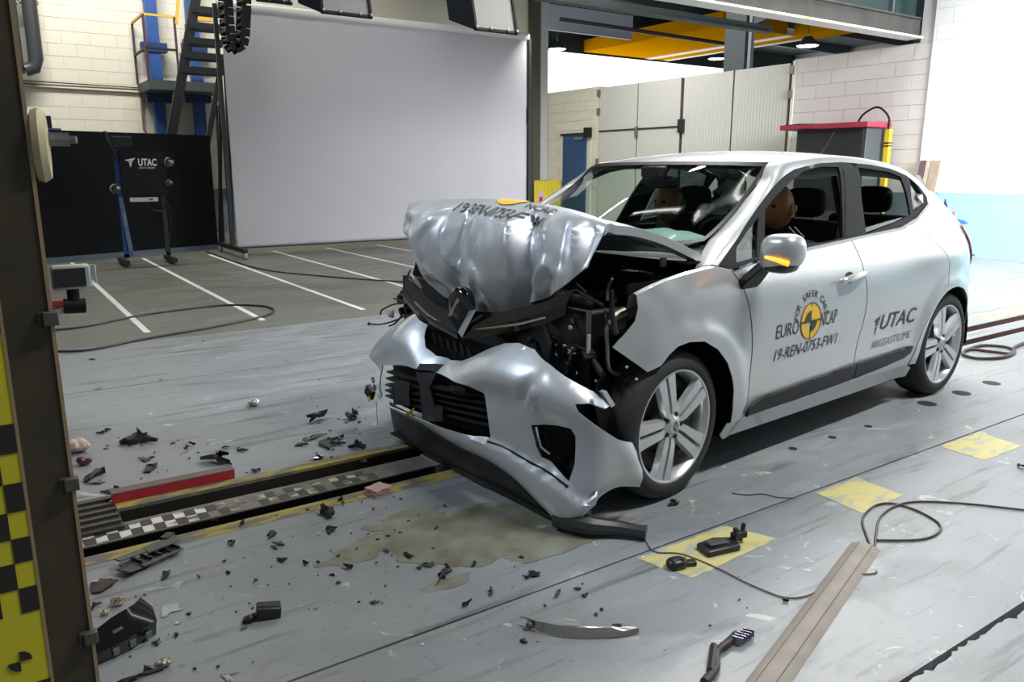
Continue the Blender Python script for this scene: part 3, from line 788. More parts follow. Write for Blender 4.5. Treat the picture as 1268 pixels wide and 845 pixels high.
# yellow cabinet in far corner
yc = thing('yellow_cabinet', 'yellow safety cabinet in the corner left of the blue door', 'cabinet', (12.95, 17.40, 0))
MB().bb((0, 0, 0), (.45, .62, 1.1)).build('body', YEL, yc, bevel=.01)
yd = MB().bb((-.42, .04, .05), (0, .07, 1.08)).build('door', YEL, yc, smooth=False)
MB().bb((-.3, .03, .45), (-.12, .041, .8)).build('label', mat('grey_label', (.5, .4, .4), .5), yd, smooth=False)
MB().bb((-.26, .025, .5), (-.16, .031, .66)).build('label_mark', REDP, yd, smooth=False)
# boards leaning
for k, (y0, y1, c, lab) in enumerate(((7.30, 7.40, (.16, .10, .12), 'narrow dark board leaning at the corner of the bright wall'), (7.22, 7.29, (.62, .5, .42), 'pale narrow timber leaning between the boards'), (7.05, 7.21, (.45, .36, .28), 'light wooden board leaning on the bright wall'))):
    b_ = tag(MB().bb((-.025, y0, 0), (0, y1, 1.56)).build('leaning_board', mat('board_tone_%s' % 'abc'[k], c, .7, var=tuple(v * .8 for v in c), vscale=9), smooth=False), lab, 'board')
    b_.location.x = 13.12; b_.rotation_euler = (0, .17, 0)
# tool stand behind the car
ts = thing('tool_stand', 'stand with red and blue clamps showing behind the car tail', 'stand', (12.2, 6.32, 0))
pA = onX(1168, 248, 12.2); 
def tsl(px, py): p = onX(px, py, 12.2); return Vector((0, p.y - 6.32, p.z))
MB().tube([tsl(1181, 300) * 1 + Vector((0, 0, -.8)), tsl(1181, 290)], .02, 8).build('post', GREYB, ts)
MB().lathe([(.0, 0), (.25, 0), (.25, .03), (.03, .06)], (0, tsl(1181, 300).y, 0), (0, 0, 1), 20).build('foot', GREYB, ts)
MB().prism([tsl(1168, 272), tsl(1172, 272), tsl(1172, 255), tsl(1170, 246), tsl(1168.5, 255)], (.03, 0, 0)).build('navy_handle', mat('navy_plastic', (.04, .03, .14), .4), ts, smooth=False)
MB().prism([tsl(1165, 262), tsl(1176, 270), tsl(1181, 261), tsl(1179, 272), tsl(1182, 280), tsl(1170, 278), tsl(1166, 270)], (.06, 0, 0)).build('red_clamp', mat('pinkish_red', (.65, .08, .14), .5), ts, smooth=False)
MB().prism([tsl(1178, 270), tsl(1194, 273), tsl(1198, 276), tsl(1192, 278), tsl(1193, 285), tsl(1186, 290), tsl(1176, 282)], (.08, 0, 0)).build('blue_clamp', mat('mid_blue', (.10, .25, .7), .5), ts, smooth=False)

# ================================================================== THE CAR
car = thing('hatchback_car', 'silver five-door hatchback with crushed front, standing astride the floor rail', 'car', (float(CO[0]), float(CO[1]), 0), CAR_TH)
CW = 1.80                                  # the far side is the mirror of the near one about CW/2
def mir(p): return Vector((p[0], CW - p[1], p[2]))
KZ = [.10, .18, .22, .27, .34, .45, .58, .72, .80, .87, .93, .98, 1.03, 1.10, 1.20, 1.30, 1.38, 1.44, 1.48]
KW = [.10, .075, .055, .028, .012, .002, -.004, .000, .006, .016, .032, .052, .078, .105, .140, .180, .218, .262, .32]
def side_w(u, z):
    w = float(np.interp(z, KZ, KW))
    # rounded shoulder over the rear wheel
    w -= .030 * math.exp(-((u - 2.40) / .38) ** 2) * math.exp(-((z - .92) / .13) ** 2)
    # character hollow low in the doors
    w += .012 * math.exp(-((z - .50) / .10) ** 2) * (1 if .4 < u < 2.2 else 0) * min(1, max(0, (u - .4) * 4)) * min(1, max(0, (2.2 - u) * 4))
    for uc in (-.0 + .045, 2.555):            # wheel arch lips
        r = math.hypot(u - uc, z - .33)
        if r < .46: w -= .016 * (1 - max(0, (r - .40) / .06)) if r > .40 else .016
    if u > 2.55: w += .16 * ((u - 2.55) / .6) ** 2.2
    if u > 3.0: w += .5 * (u - 3.0) ** 1.6
    if u < .1: w += .035 * ((.1 - u) / .4) ** 2
    return w
def S(u, z, off=0.0):
    return Vector((u, side_w(u, z) + off, z))
def P(px, py, off=0.0):                      # measured point lying on the body side
    w = .1
    for _ in range(14):
        q = W(px, py, w); w = .5 * w + .5 * (side_w(q.x, q.z) + off)
    return q
def uz(lst): return [(P(*q).x, P(*q).z) for q in lst]
def side_part(name, outline, m, both=True, holes=(), off=0.0, sp=.035, thick=.004, parent=None, fn=None):
    f = fn or (lambda a, b: S(a, b, off))
    mb = shell(outline, f, holes, sp)
    o = mb.build(name, m, parent or car, thick=thick, ang=50)
    if both:
        m2 = MB().add([mir(v) for v in mb.v], [f_[::-1] for f_ in mb.f])
        m2.build(name, m, parent or car, thick=thick, ang=50)
    return o
def arc(uc, zc, r, a0, a1, n=24):
    return [(uc + r * math.cos(math.radians(a0 + (a1 - a0) * i / n)), zc + r * math.sin(math.radians(a0 + (a1 - a0) * i / n))) for i in range(n + 1)]

G_ = .004
door_front = [(.345, .975), (.42, .87), (.465, .72), (.485, .52), (.475, .265)]
seam = [(1.43, 1.042), (1.465, .90), (1.500, .75), (1.485, .60), (1.45, .42), (1.44, .265)]
rear_edge = [(1.96, 1.083), (2.20, 1.03), (2.40, .90), (2.46, .79), (2.43, .70), (2.33, .635), (2.22, .53), (2.15, .40), (2.12, .265)]
belt_px = [(907.8, 333.8), (945, 321), (987, 311), (1049, 297), (1072, 292), (1114.5, 283.5)]
belt = [(p[0], p[1] - .006) for p in uz(belt_px)]
def C2(pts, n=5): return [(p.x, p.y) for p in cr([Vector((a, b, 0)) for a, b in pts], n)]
df_c, sm_c, re_c = C2(door_front), C2(seam), C2(rear_edge)
bl = C2(belt)
bf = [p for p in bl if .37 < p[0] < seam[0][0] - .02]; br_ = [p for p in bl if seam[0][0] + .02 < p[0] < rear_edge[0][0] - .02]
front_door = side_part('front_door', [(p[0] + G_, p[1]) for p in df_c[::-1]] + bf + [(p[0] - G_, p[1]) for p in sm_c], PAINT)
rear_door = side_part('rear_door', [(p[0] + G_, p[1]) for p in sm_c[::-1]] + br_ + [(p[0] - G_, p[1]) for p in re_c], PAINT)
# sills
sill = [(.36, .262)] + [(.42, .262), (1.2, .262), (2.12, .262)] + [(2.19, .23), (2.20, .17), (1.6, .165), (.8, .165), (.40, .165), (.355, .20)]
side_part('sill', sill, PAINT, off=.006)
# dark protective strips on the doors
for a, b_ in (((.50, 1.437), 0), ((1.448, 2.09), 1)):
    x0, x1 = a
    if not b_: o = [(x0 - .02, .275), (x0 + .0, .315), (x0 + .08, .345), (x1, .375), (x1, .295), (1.0, .285)]
    else: o = [(x0, .375), (x1, .385), (x1 - .02, .35), (x1 - .10, .325), (x0, .295)]
    side_part('door_strip', o, GREYB, off=-.014, thick=.014, parent=car)
# near front fender with its torn, folded tip
fpx_top = [(889, 330.5), (875, 333.5), (862, 337), (848, 341), (834, 345.6), (822, 350), (806, 357), (788.5, 366)]
tip = [(789.7, 381.5), (786.4, 398), (773, 416), (761.5, 431), (782, 446), (803, 461.4)]
archf = [(817.9, 452.8), (828, 440), (839.5, 429.6), (854.4, 423.8), (872.6, 423), (889, 433), (900.8, 449.5), (906.6, 467.7), (908.5, 483), (907.4, 500), (905, 522.6)]
o = uz([(907, 334.5)]) + uz(fpx_top) + uz(tip) + uz(archf) + [(.40, .262)] + [(p[0] - G_, p[1]) for p in df_c[::-1]][:-1]
flap_line = (W(788, 400, 0), W(818, 455, 0))
def fend(a, b):
    p = S(a, b)
    # the torn tip is folded inwards along the line from the crest to the arch
    p1, p2 = flap_line; d = ((a - p1.x) * (p2.z - p1.z) - (b - p1.z) * (p2.x - p1.x)) / math.hypot(p2.x - p1.x, p2.z - p1.z)
    s = d if d > 0 else 0
    if b < .86: p.y += .12 * max(0, s)
    p.y += .006 * noise.noise((a * 9, b * 9, 1)) * (1 if a < .1 else 0)
    # top edge rolls inwards
    return p
fender = side_part('front_fender', o, PAINT, both=False, fn=fend, sp=.028)
om = [(p[0], p[1]) for p in o if True]
MB().add([mir(v) for v in shell([q for q in o], lambda a, b: S(a, b, .05), (), .05).v], shell([q for q in o], lambda a, b: S(a, b, .05), (), .05).f).build('front_fender', PAINT, car, thick=.004)
# rolled top of the near fender
te = cr([P(*q) for q in fpx_top], 3)
MB().grid([[p + Vector((0, 0, 0)) for p in te], [p + Vector((0, .018, .006)) for p in te], [p + Vector((0, .04, -.012)) for p in te], [p + Vector((0, .05, -.06)) for p in te]]).build('fender_edge', PAINT, car, thick=.003)

# rear quarter
q_out = [(rear_edge[0][0] + .004, rear_edge[0][1])] + uz([(1134.7, 272), (1147, 257)]) + [(2.30, 1.235), (2.42, 1.27), (2.54, 1.25), (2.64, 1.17), (2.76, 1.10), (2.90, 1.04), (3.03, .96), (3.11, .84), (3.15, .72), (3.17, .6), (3.17, .42), (3.12, .27), (2.93, .235)]
q_out += arc(2.555, .33, .365, -12, 192, 30) + [(2.20, .262), (2.13, .262)]
q_out += [(p[0] + G_, p[1]) for p in re_c[::-1]][1:-1]
side_part('rear_quarter_panel', q_out, PAINT, sp=.032)

# greenhouse frame: black window surround with openings
dlo_px = [(889, 330), (901, 312.5), (912.6, 296), (925, 276), (945.4, 247), (963, 225.4), (983, 210.5), (1013.6, 203.2), (1041, 201.5), (1076.7, 204.7), (1102, 209.8), (1122, 218), (1137, 230.5), (1147, 244), (1148.6, 253), (1134.7, 271), (1114.5, 283.5), (1072, 292), (1049, 297.3), (987, 311), (945, 321), (907.8, 333.8)]
ql = [(911, 326.7), (937, 319.5), (938.5, 270), (926, 285), (912, 306)]
fw = [(947, 317.5), (990, 307), (1044, 295), (1042, 250), (1038, 207.5), (1013.6, 207.5), (993.4, 213.5), (975.7, 228), (960, 244), (947, 260)]
rw = [(1072, 290.5), (1113, 273.8), (1127, 265.8), (1122, 240), (1115, 220), (1100, 213.5), (1062, 208), (1066, 245)]
qw = [(1131, 263), (1143, 252), (1142.5, 243), (1133, 228), (1125.5, 221.5), (1128, 245)]
DLO = uz(dlo_px)
side_part('window_surround', DLO, SOFTB, holes=[uz(ql), uz(fw), uz(rw), uz(qw)], off=.003, sp=.04, thick=.012)
for h, m in ((ql, GLASSD), (qw, GLASSD)):
    side_part('side_glass', uz(h), m, off=.012, thick=0)
side_part('side_glass', uz([(1068, 291), (1113, 274), (1122, 268.5), (1072, 283)]), GLASSD, off=.014, thick=0, both=False)
side_part('belt_moulding', uz([(908, 335.2), (945, 322.6), (987, 312.6), (1049, 298.9), (1072, 293.5), (1114.5, 285), (1135, 272.5), (1149.5, 254), (1147.5, 252), (1133.7, 269.6), (1113.5, 282), (1072, 290.6), (1049, 295.7), (987, 309.4), (945, 319.4), (908, 332.2)]), BLACKG, off=-.006, thick=.008)
gm_ = shell(uz(rw), lambda a, b: S(a, b, .012), (), .05)
MB().add([mir(v) for v in gm_.v], gm_.f).build('side_glass', GLASS_DIM, car)
# pillar line beads
side_part('pillar_cover', uz([(1046, 294.5), (1066, 290.5), (1061, 245), (1055, 206), (1042, 206), (1045.5, 250)]), SOFTB, off=-.003, thick=.004)

# roof rail / pillar strip between window surround and glass or roof
inner = [P(*q) for q in dlo_px[:15]]
Wp = lambda x, y, w: W(x, y, w)
outer = [Wp(861, 333, .12), Wp(868, 318, .16), Wp(877, 299, .21), Wp(889, 287, .225), Wp(914.5, 259, .24), Wp(940, 226, .26), Vector((.955, .29, 1.430)), Vector((1.24, .335, 1.463)),
         Vector((1.50, .34, 1.474)), Vector((1.82, .34, 1.466)), Vector((2.07, .34, 1.448)), Vector((2.30, .33, 1.415)), Vector((2.48, .30, 1.36)), Vector((2.57, .26, 1.295)), Vector((2.62, .22, 1.22))]
ci, co_ = cr(inner, 5), cr(outer, 5)
rows = []
for k in range(6):
    t = k / 5; rows.append([a.lerp(b_, t) + Vector((0, -.014, .012)) * math.sin(PI * t) for a, b_ in zip(ci, co_)])
strip = MB().grid(rows)
strip.build('roof_side_frame', PAINT, car, thick=.004, ang=60)
MB().add([mir(v) for v in strip.v], [f[::-1] for f in strip.f]).build('roof_side_frame', PAINT, car, thick=.004, ang=60)
# infill between strip end and quarter
qf = MB().grid([[P(1147, 252), Vector((2.30, side_w(2.30, 1.235), 1.235)), Vector((2.42, side_w(2.42, 1.27), 1.27)), Vector((2.54, side_w(2.54, 1.25), 1.25)), Vector((2.60, .17, 1.20))],
                [inner[13], co_[-16].lerp(ci[-6], .5), co_[-11].lerp(ci[-4], .35), co_[-6], co_[-1]]])
qf.build('pillar_infill', PAINT, car, thick=.004)
MB().add([mir(v) for v in qf.v], qf.f).build('pillar_infill', PAINT, car, thick=.004)

# roof
UR = [.90, .98, 1.07, 1.24, 1.50, 1.82, 2.07, 2.30, 2.52, 2.74, 2.84]
ZC = [1.437, 1.458, 1.474, 1.493, 1.503, 1.497, 1.484, 1.463, 1.430, 1.392, 1.372]
UE = [.955, 1.02, 1.10, 1.24, 1.50, 1.82, 2.07, 2.30, 2.46, 2.62, 2.72]
ZE = [1.430, 1.440, 1.450, 1.463, 1.474, 1.466, 1.448, 1.415, 1.372, 1.345, 1.330]
WE = [.29, .305, .32, .335, .34, .34, .34, .33, .32, .34, .38]
rows = []
for i in range(len(UR)):
    r = []
    for j in range(25):
        t = j / 12 - 1; e = abs(t) ** 2.4
        r.append(Vector((UR[i] + (UE[i] - UR[i]) * e, CW / 2 + t * (CW / 2 - WE[i]), ZC[i] + (ZE[i] - ZC[i]) * abs(t) ** 2.2)))
    rows.append(r)
rows2 = []
for k in range(len(rows[0])):
    rows2.append(cr([rows[i][k] for i in range(len(rows))], 4))
MB().grid(rows2).build('roof_panel', PAINT, car, thick=.006, ang=60)
# aerial
MB().tube([(2.42, .9, 1.462), (2.50, .9, 1.52), (2.62, .9, 1.645)], [.014, .006, .004], 8).build('aerial', BLACK, car)
# header band + windscreen
_e6 = [outer[2] + Vector((-.03, .0, .0)), outer[3], outer[3].lerp(outer[4], .7), outer[4].lerp(outer[5], .4), outer[5].lerp(outer[6], .15), outer[6]]
def wind(t, s, lift=0.0):       # t across -1..1, s 0 bottom .. 1 top
    pe = _e6[0].lerp(_e6[-1], s) + ((_e6[2] + _e6[3]) / 2 - (_e6[0] + _e6[-1]) / 2) * 4 * s * (1 - s)
    pc_ = Vector((.12, CW / 2, 1.015)).lerp(Vector((.895, CW / 2, 1.437)), s) + Vector((-.02, 0, .012)) * math.sin(PI * s)
    b_ = abs(t) ** 2.3
    u = pc_.x + (pe.x - pc_.x) * b_; z = pc_.z + (pe.z - pc_.z) * b_
    w = CW / 2 + t * (CW / 2 - pe.y)
    return Vector((u, w, z + lift))
MB().grid([[wind(-1 + 2 * j / 36, i / 16) for j in range(37)] for i in range(17)]).build('windscreen', GLASS, car, ang=80)
bz = MB().grid([[wind(-1 + 2 * j / 36, i, .0035) for j in range(37)] for i in (.955, 1.0)])
bz.grid([[wind(-1 + 2 * j / 36, i, .0035) for j in range(37)] for i in (0, .05)])
for sgn in (-1, 1): bz.grid([[wind(sgn * (1 - .028), i / 12, .0035), wind(sgn, i / 12, .0035)] for i in range(13)])
bz.build('windscreen_border', BLACK, car)
MB().box((.80, .9, 1.385), (.10, .11, .06)).build('mirror_sensor', BLACK, car, bevel=.01)
MB().ball((.86, .9, 1.33), (.02, .12, .035), 10, .6).build('rear_view_mirror', BLACK, car)

# rear: tailgate, glass, bumper
tail = [(uu_, side_w(uu_, zz_) + .003, zz_) for uu_, zz_ in ((2.60, 1.21), (2.66, 1.155), (2.76, 1.10), (2.90, 1.04), (3.03, .96), (3.11, .84), (3.15, .72), (3.17, .6), (3.17, .42), (3.12, .27))]
def rear_row(p, bow): return [Vector((p[0] + bow * (1 - abs(t) ** 3), CW / 2 + t * (CW / 2 - p[1]), p[2])) for t in [j / 10 - 1 for j in range(21)]]
MB().grid([rear_row(p, .10) for p in tail[2:8]]).build('tailgate', PAINT, car, thick=.006, ang=60)
MB().grid([rear_row((p[0] + .015, p[1], p[2]), .12) for p in tail[7:]]).build('rear_bumper', PAINT, car, thick=.006, ang=60)
MB().grid([rear_row((2.74, .36, 1.335), .12), rear_row(tail[0], .20), rear_row(tail[2], .10)]).build('rear_window', GLASSD, car)
for m_ in (False, True):
    mb = MB().tube([(2.74, .37, 1.345), (2.64, .25, 1.23), (2.76, .17, 1.11)], .022, 8)
    if m_: mb.v = [tuple(mir(v)) for v in mb.v]
    mb.build('tailgate_frame', PAINT, car)
    tl = shell(C2([(2.84, 1.055), (2.92, 1.045), (3.03, .975), (3.11, .85), (3.14, .76), (3.08, .77), (2.99, .86), (2.90, .96), (2.84, 1.055)])[:-1], lambda a, b: S(a, b, -.012), (), .03)
    tl.grid([[S(3.03, .975, -.010), S(3.11, .85, -.010), S(3.14, .76, -.010)], [Vector((3.10, .46, .975)), Vector((3.17, .46, .85)), Vector((3.21, .46, .76))]])
    if m_: tl.v = [tuple(mir(v)) for v in tl.v]
    tl.build('tail_lamp', RED, car, thick=.006)
MB().tube([S(3.12, .84, -.02), S(3.12, .84, -.06)], .006, 6).build('target_pin', STEEL, car)

# wheels
def wheel(name_lab, u, w, flip=False, steer=0.0, tilt=0.0):
    R_, wd = .327, .205
    wh = empty('wheel', (u, w, R_)); wh.parent = car; wh.rotation_euler = (tilt, 0, steer)
    ax = (0, 1, 0)   # outward face is at y=0 pointing to -y
    prof = [(.243, .01), (.250, .002), (.268, -.004), (.29, .0), (.312, .012), (.323, .03), (.327, .06), (.328, .10), (.327, .145), (.323, .175), (.31, .193), (.28, .205), (.25, .205), (.243, .195)]
    MB().lathe(prof, (0, 0, 0), ax, 64, True).build('tyre', RUBBER, wh)
    for hh in (.075, .103, .131):
        MB().lathe([(.3285, hh - .004), (.3292, hh), (.3285, hh + .004)], (0, 0, 0), ax, 48).build('tyre_groove', DARKPIT, wh)
    MB().lathe([(.238, .19), (.226, .14), (.221, .05), (.229, .02), (.241, .004), (.249, .002), (.249, .010), (.241, .018)], (0, 0, 0), ax, 56).build('rim', ALLOY, wh)
    MB().lathe([(0, .10), (.13, .10), (.135, .07), (.19, .06), (.225, .10)], (0, 0, 0), ax, 40).build('brake_disc', ALLOYD, wh)
    sp = MB()
    for k in range(5):
        a0 = PI + 2 * PI * k / 5
        ca, sa = math.cos(a0), math.sin(a0)
        def pt(r, d, y): return Vector((r * ca - d * sa, y, r * sa + d * ca))
        for s in (-1, 1):
            prof_ = []
            for r, d0, d1, y in ((.040, .004, .030, .022), (.08, .0065, .044, .014), (.14, .007, .050, .010), (.20, .007, .056, .008), (.236, .007, .064, .008)):
                prof_.append([pt(r, s * d0, y + .03), pt(r, s * (d0 + .003), y), pt(r, s * (d1 - .006), y), pt(r, s * d1, y + .025)])
            if s < 0: prof_ = [p[::-1] for p in prof_]
            sp.grid(prof_)
    sp.build('wheel_spokes', ALLOY, wh, thick=.004, ang=30)
    MB().lathe([(0, .004), (.03, .006), (.036, .012), (.05, .016), (.062, .03), (.064, .05)], (0, 0, 0), ax, 30).build('hub_cap', ALLOY, wh)
    hb = MB()
    hb.add([(0, .0015, .026), (.017, .0015, 0), (0, .0015, -.026), (-.017, .0015, 0), (0, .0015, .016), (.010, .0015, 0), (0, .0015, -.016), (-.010, .0015, 0)], [(0, 1, 5, 4), (1, 2, 6, 5), (2, 3, 7, 6), (3, 0, 4, 7)])
    hb.build('badge', BLACK, wh, smooth=False)
    for k in range(5):
        a = PI + 2 * PI * k / 5 + PI / 5
        MB().cyl((.052 * math.cos(a), .012, .052 * math.sin(a)), (.052 * math.cos(a), .03, .052 * math.sin(a)), .010, n=10).build('wheel_bolt', BLACK, wh)
    if flip: wh.rotation_euler = (tilt, 0, PI + steer)
    return wh
wheel('', -.01, .012, steer=.06, tilt=0)
wheel('', 2.562, .012)
wheel('', .0, CW - .012, True)
wheel('', 2.562, CW - .012, True)
# wheel housings
for (u, w0, w1) in ((.045, .03, .36), (2.555, .03, .36), (.045, CW - .36, CW - .03), (2.555, CW - .36, CW - .03)):
    rr = .385
    a0_, a1_ = (-8, 188)
    if u < 1: a0_, a1_ = (-12, 118)
    MB().grid([[(u + rr * math.cos(math.radians(a)), w, .33 + rr * math.sin(math.radians(a))) for a in range(a0_, a1_, 8)] for w in (w0, w1)]).build('wheel_housing', BLACK, car, thick=.004)

# underbody and cabin tub
ub = MB().bb((.42, .09, .16), (2.15, 1.71, .24)); ub.bb((2.15, .36, .22), (3.12, 1.44, .36)); ub.bb((-.32, .36, .17), (.42, 1.44, .28))
ub.build('underbody', BLACK, car, smooth=False)
cab = MB()
for s in (0, 1):
    rowsd = []
    for z in (.24, .6, .95, 1.03):
        r = [Vector((u, side_w(u, z) + .055, z)) for u in (.42, .8, 1.2, 1.6, 2.0, 2.3)]
        rowsd.append([mir(p) for p in r] if s else r)
    MB().grid(rowsd).build('door_lining', BLACK, car, thick=.01)

cab = MB()
cab.grid([[(.40, w, z) for w in (.1, .9, 1.7)] for z in (.2, 1.0)])
cab.grid([[(u, w, 1.0) for w in (.13, .5, .9, 1.3, 1.67)] for u in (.16, .40)])
cab.build('firewall', BLACK, car, thick=.01)
MB().bb((2.22, .15, .95), (2.80, 1.65, .99)).build('parcel_shelf', BLACK, car, smooth=False)
MB().bb((2.2, .12, .3), (2.26, 1.68, .95)).build('rear_bulkhead', BLACK, car, smooth=False)
# headliner
hl = [[rows[i][j] + Vector((.02, 0, -.035)) for j in range(1, 24)] for i in range(0, 10)]
MB().grid(hl).build('headliner', mat('headliner_cloth', (.16, .17, .17), .9), car, thick=.004)
# dashboard
dash = []
for i, (u, z) in enumerate(((.24, 1.0), (.40, 1.035), (.62, 1.04), (.74, 1.01), (.78, .93), (.76, .75), (.70, .55))):
    dash.append([(u + (.03 if abs(w - .9) > .5 else 0), w, z - .03 * (abs(w - .9) / .75) ** 2) for w in [.12 + 1.56 * j / 12 for j in range(13)]])
MB().grid(dash).build('dashboard', mat('dash_soft_grey', (.03, .032, .033), .6), car, thick=.004)
# steering wheel with deployed, slack airbag
ctr = Vector((.98, .52, .99)); axs = Vector((-.9, 0, -.42)).normalized()
stw = MB().lathe([(.175 + .016 * math.cos(a), .016 * math.sin(a)) for a in [2 * PI * k / 8 for k in range(8)]], ctr, axs, 32, True)
stw.tube([ctr, ctr + axs * .22], .03, 8).build('steering_wheel', BLACK, car)
mb = MB()
rowsb = []
for i in range(15):
    ph = -PI / 2 + PI * i / 14
    rowsb.append([])
    for k in range(25):
        th = 2 * PI * k / 24
        r = .21 * math.cos(ph); q = Vector((.55 + .09 * math.sin(ph), .62 + r * math.cos(th) * 1.25, 1.055 + .0)) + Vector((r * math.sin(th) * .55, 0, .045 * math.sin(ph) + .0))
        q += Vector((.01, .02, .02)) * noise.noise(q * 9)
        rowsb[-1].append(q)
mb.grid(rowsb).build('deflated_airbag', mat('airbag_cloth', (.34, .42, .40), .8), car)
# seats
SEAT = mat('dark_seat_cloth', (.012, .012, .014), .85)
def seat(uc, wc, sub=''):
    s = empty('front_seat' if uc < 1.6 else 'rear_seat', (uc, wc, 0)); s.parent = car
    hw = .25
    def slabm(prof, hw_, n=9, e=.08):
        rws = []
        for j in range(n):
            t = j / (n - 1) * 2 - 1; k = 1 - e * abs(t) ** 4
            rws.append([(p[0], t * hw_, p[1]) for p in prof])
        return MB().grid(rws).add([(p[0], -hw_, p[1]) for p in prof], [tuple(range(len(prof)))]).add([(p[0], hw_, p[1]) for p in prof], [tuple(range(len(prof)))])
    slabm([(-.25, .36), (-.28, .46), (-.2, .52), (.0, .49), (.2, .49), (.26, .42), (.2, .32), (-.2, .30), (-.25, .36)], hw).build('seat_cushion', SEAT, s, bevel=.02)
    slabm([(.16, .47), (.24, .48), (.34, .62), (.42, .9), (.48, 1.08), (.45, 1.12), (.38, 1.10), (.30, .85), (.20, .64), (.16, .47)], hw).build('seat_back', SEAT, s, bevel=.02)
    MB().ball((.44, 0, 1.21), (.05, .125, .085), 12, .6).build('headrest', SEAT, s)
    for d in (-.06, .06): MB().cyl((.45, d, 1.08), (.45, d, 1.18), .008, n=8).build('headrest_post', CHROME, s)
    return s
seat(1.22, .50); seat(1.22, 1.30)
s = seat(2.0, .50); s = seat(2.0, 1.30)
MB().tube([P(1040, 210) + Vector((.05, .06, -.04)), Vector((1.50, .14, .95)), Vector((1.50, .12, .5))], .018, 6).build('seat_belt', GREYB, car)
# pale belt straps by the driver
for d in (0, .035):
    a, b_ = W(977 + d * 200, 281, .34), W(989 + d * 200, 294, .30)
    MB().beam(a, b_, .014, .004).build('belt_strap', mat('webbing_light', (.45, .42, .38), .5), car, smooth=False)

# door handle, mirrors
hd = MB()
hp = [P(1040, 350, -.01), P(1046, 347.5, -.03), P(1056, 344, -.036), P(1066, 340.5, -.03), P(1071.5, 338.5, -.012)]
hdl = MB().tube(cr(hp, 4), [.011, .013, .015, .016, .017, .017, .017, .017, .017, .017, .017, .016, .015, .014, .014, .012, .010], 10).build('door_handle', mat('bright_handle', (.75, .77, .78), .22, .6, coat=.8), front_door)
c_ = P(1052, 347, -.002)
MB().ball(c_ + Vector((0, .004, .005)), (.05, .008, .038), 12).build('handle_cup', GREYB, front_door)
p_ = P(1136, 298, 0)
mc = W(968, 313, -.115)
mr = empty('door_mirror', mc); mr.parent = car
mir_mb = MB().ball((0, 0, 0), (.074, .092, .082), 18, .66)
mir_mb.v = [(x + .03 * (y / .09) ** 2 * .3, y, z - .018 * (y / .09) * (1 if z < 0 else .3)) for x, y, z in mir_mb.v]
mir_mb.build('mirror_cap', PAINT, mr)
low = MB().ball((.0, .004, -.048), (.066, .078, .042), 16, .75).build('mirror_underside', BLACKG, mr)
MB().prism([(-.02, .05, -.04), (.06, .05, -.04), (.05, .12, -.15), (.03, .14, -.18), (-.09, .14, -.18), (-.10, .10, -.13), (-.05, .03, -.05)], (0, .05, .0)).build('mirror_foot', BLACK, mr, bevel=.008)
q0, q1 = U(947.5, 318.5, mc.x - .078), U(962, 322.5, mc.x - .085)
q2 = U(977, 327.5, mc.x - .062)
MB().tube([q0 - mc, q1 - mc, q2 - mc], [.007, .009, .012], 8).build('indicator', ORANGE, mr)
mr2 = empty('door_mirror', mir(mc)); mr2.parent = car
m3 = MB().ball((0, 0, 0), (.075, .12, .083), 14, .78).build('mirror_cap', PAINT, mr2)
MB().prism([(-.02, -.05, -.04), (.06, -.05, -.04), (.05, -.16, -.17), (.03, -.19, -.20), (-.06, -.19, -.20), (-.07, -.17, -.15)], (0, -.03, .0)).build('mirror_foot', BLACK, mr2)

# ---------------- lettering on the doors
INK = mat('dark_lettering', (.03, .035, .035), .5)
def side_text(s, pa, pb, hpx, name='lettering', m=INK, shear=0.0, spacing=1.0, bold=0.0, parent=front_door):
    """letters between two measured baseline points of the door skin"""
    A_, B_ = P(*pa), P(*pb)
    T_ = P(pa[0], pa[1] - hpx)
    hh = T_.z - A_.z
    vs, fs, x0, x1, y0, y1 = text_mb(s, 1.0, shear, bold, spacing)
    cap = .70
    kx = (B_.x - A_.x) / (x1 - x0)
    vs, fs = subdiv_fs(vs, fs, .35)
    pts = []
    for v in vs:
        t = (v.x - x0) / (x1 - x0); u = A_.x + (v.x - x0) * kx; z = A_.z + (B_.z - A_.z) * t + v.y / cap * hh
        pts.append(S(u, z, -.0045))
    return MB().add(pts, fs).build(name, m, parent, smooth=False)
side_text('EURO', (959.5, 420.5), (988, 412.5), 17, shear=.1)
side_text('NCAP', (1014.5, 404.5), (1035, 399), 17, shear=.1)
side_text('19-REN-0753-FW1', (957, 448), (1034, 425), 14, shear=.1)
mb = MB()
ctrp = P(1003.5, 397.5); rp_ = P(1003.5, 374.5).z - ctrp.z
ring = [S(ctrp.x + rp_ * .98 * math.cos(a), ctrp.z + rp_ * math.sin(a), -.0042) for a in [2 * PI * k / 40 for k in range(40)]]
rd = MB().add(ring, [tuple(range(40))]).build('roundel', mat('roundel_yellow', (.72, .45, .03), .5), front_door, smooth=False)
mb = MB()
for q in (0, 2):
    a0_ = PI / 2 + q * PI / 2
    r_ = rp_ * .58
    pts = [S(ctrp.x, ctrp.z, -.0055)] + [S(ctrp.x + r_ * math.cos(a0_ + PI / 2 * k / 8), ctrp.z + r_ * math.sin(a0_ + PI / 2 * k / 8), -.0055) for k in range(9)]
    mb.add(pts, [tuple(range(10))])
for (dx, dz) in ((rp_, .004), (.004, rp_)):
    mb.add([S(ctrp.x + a * dx, ctrp.z + b_ * dz, -.0055) for a, b_ in ((-1, -1), (1, -1), (1, 1), (-1, 1))], [(0, 1, 2, 3)])
n_ = len(ring)
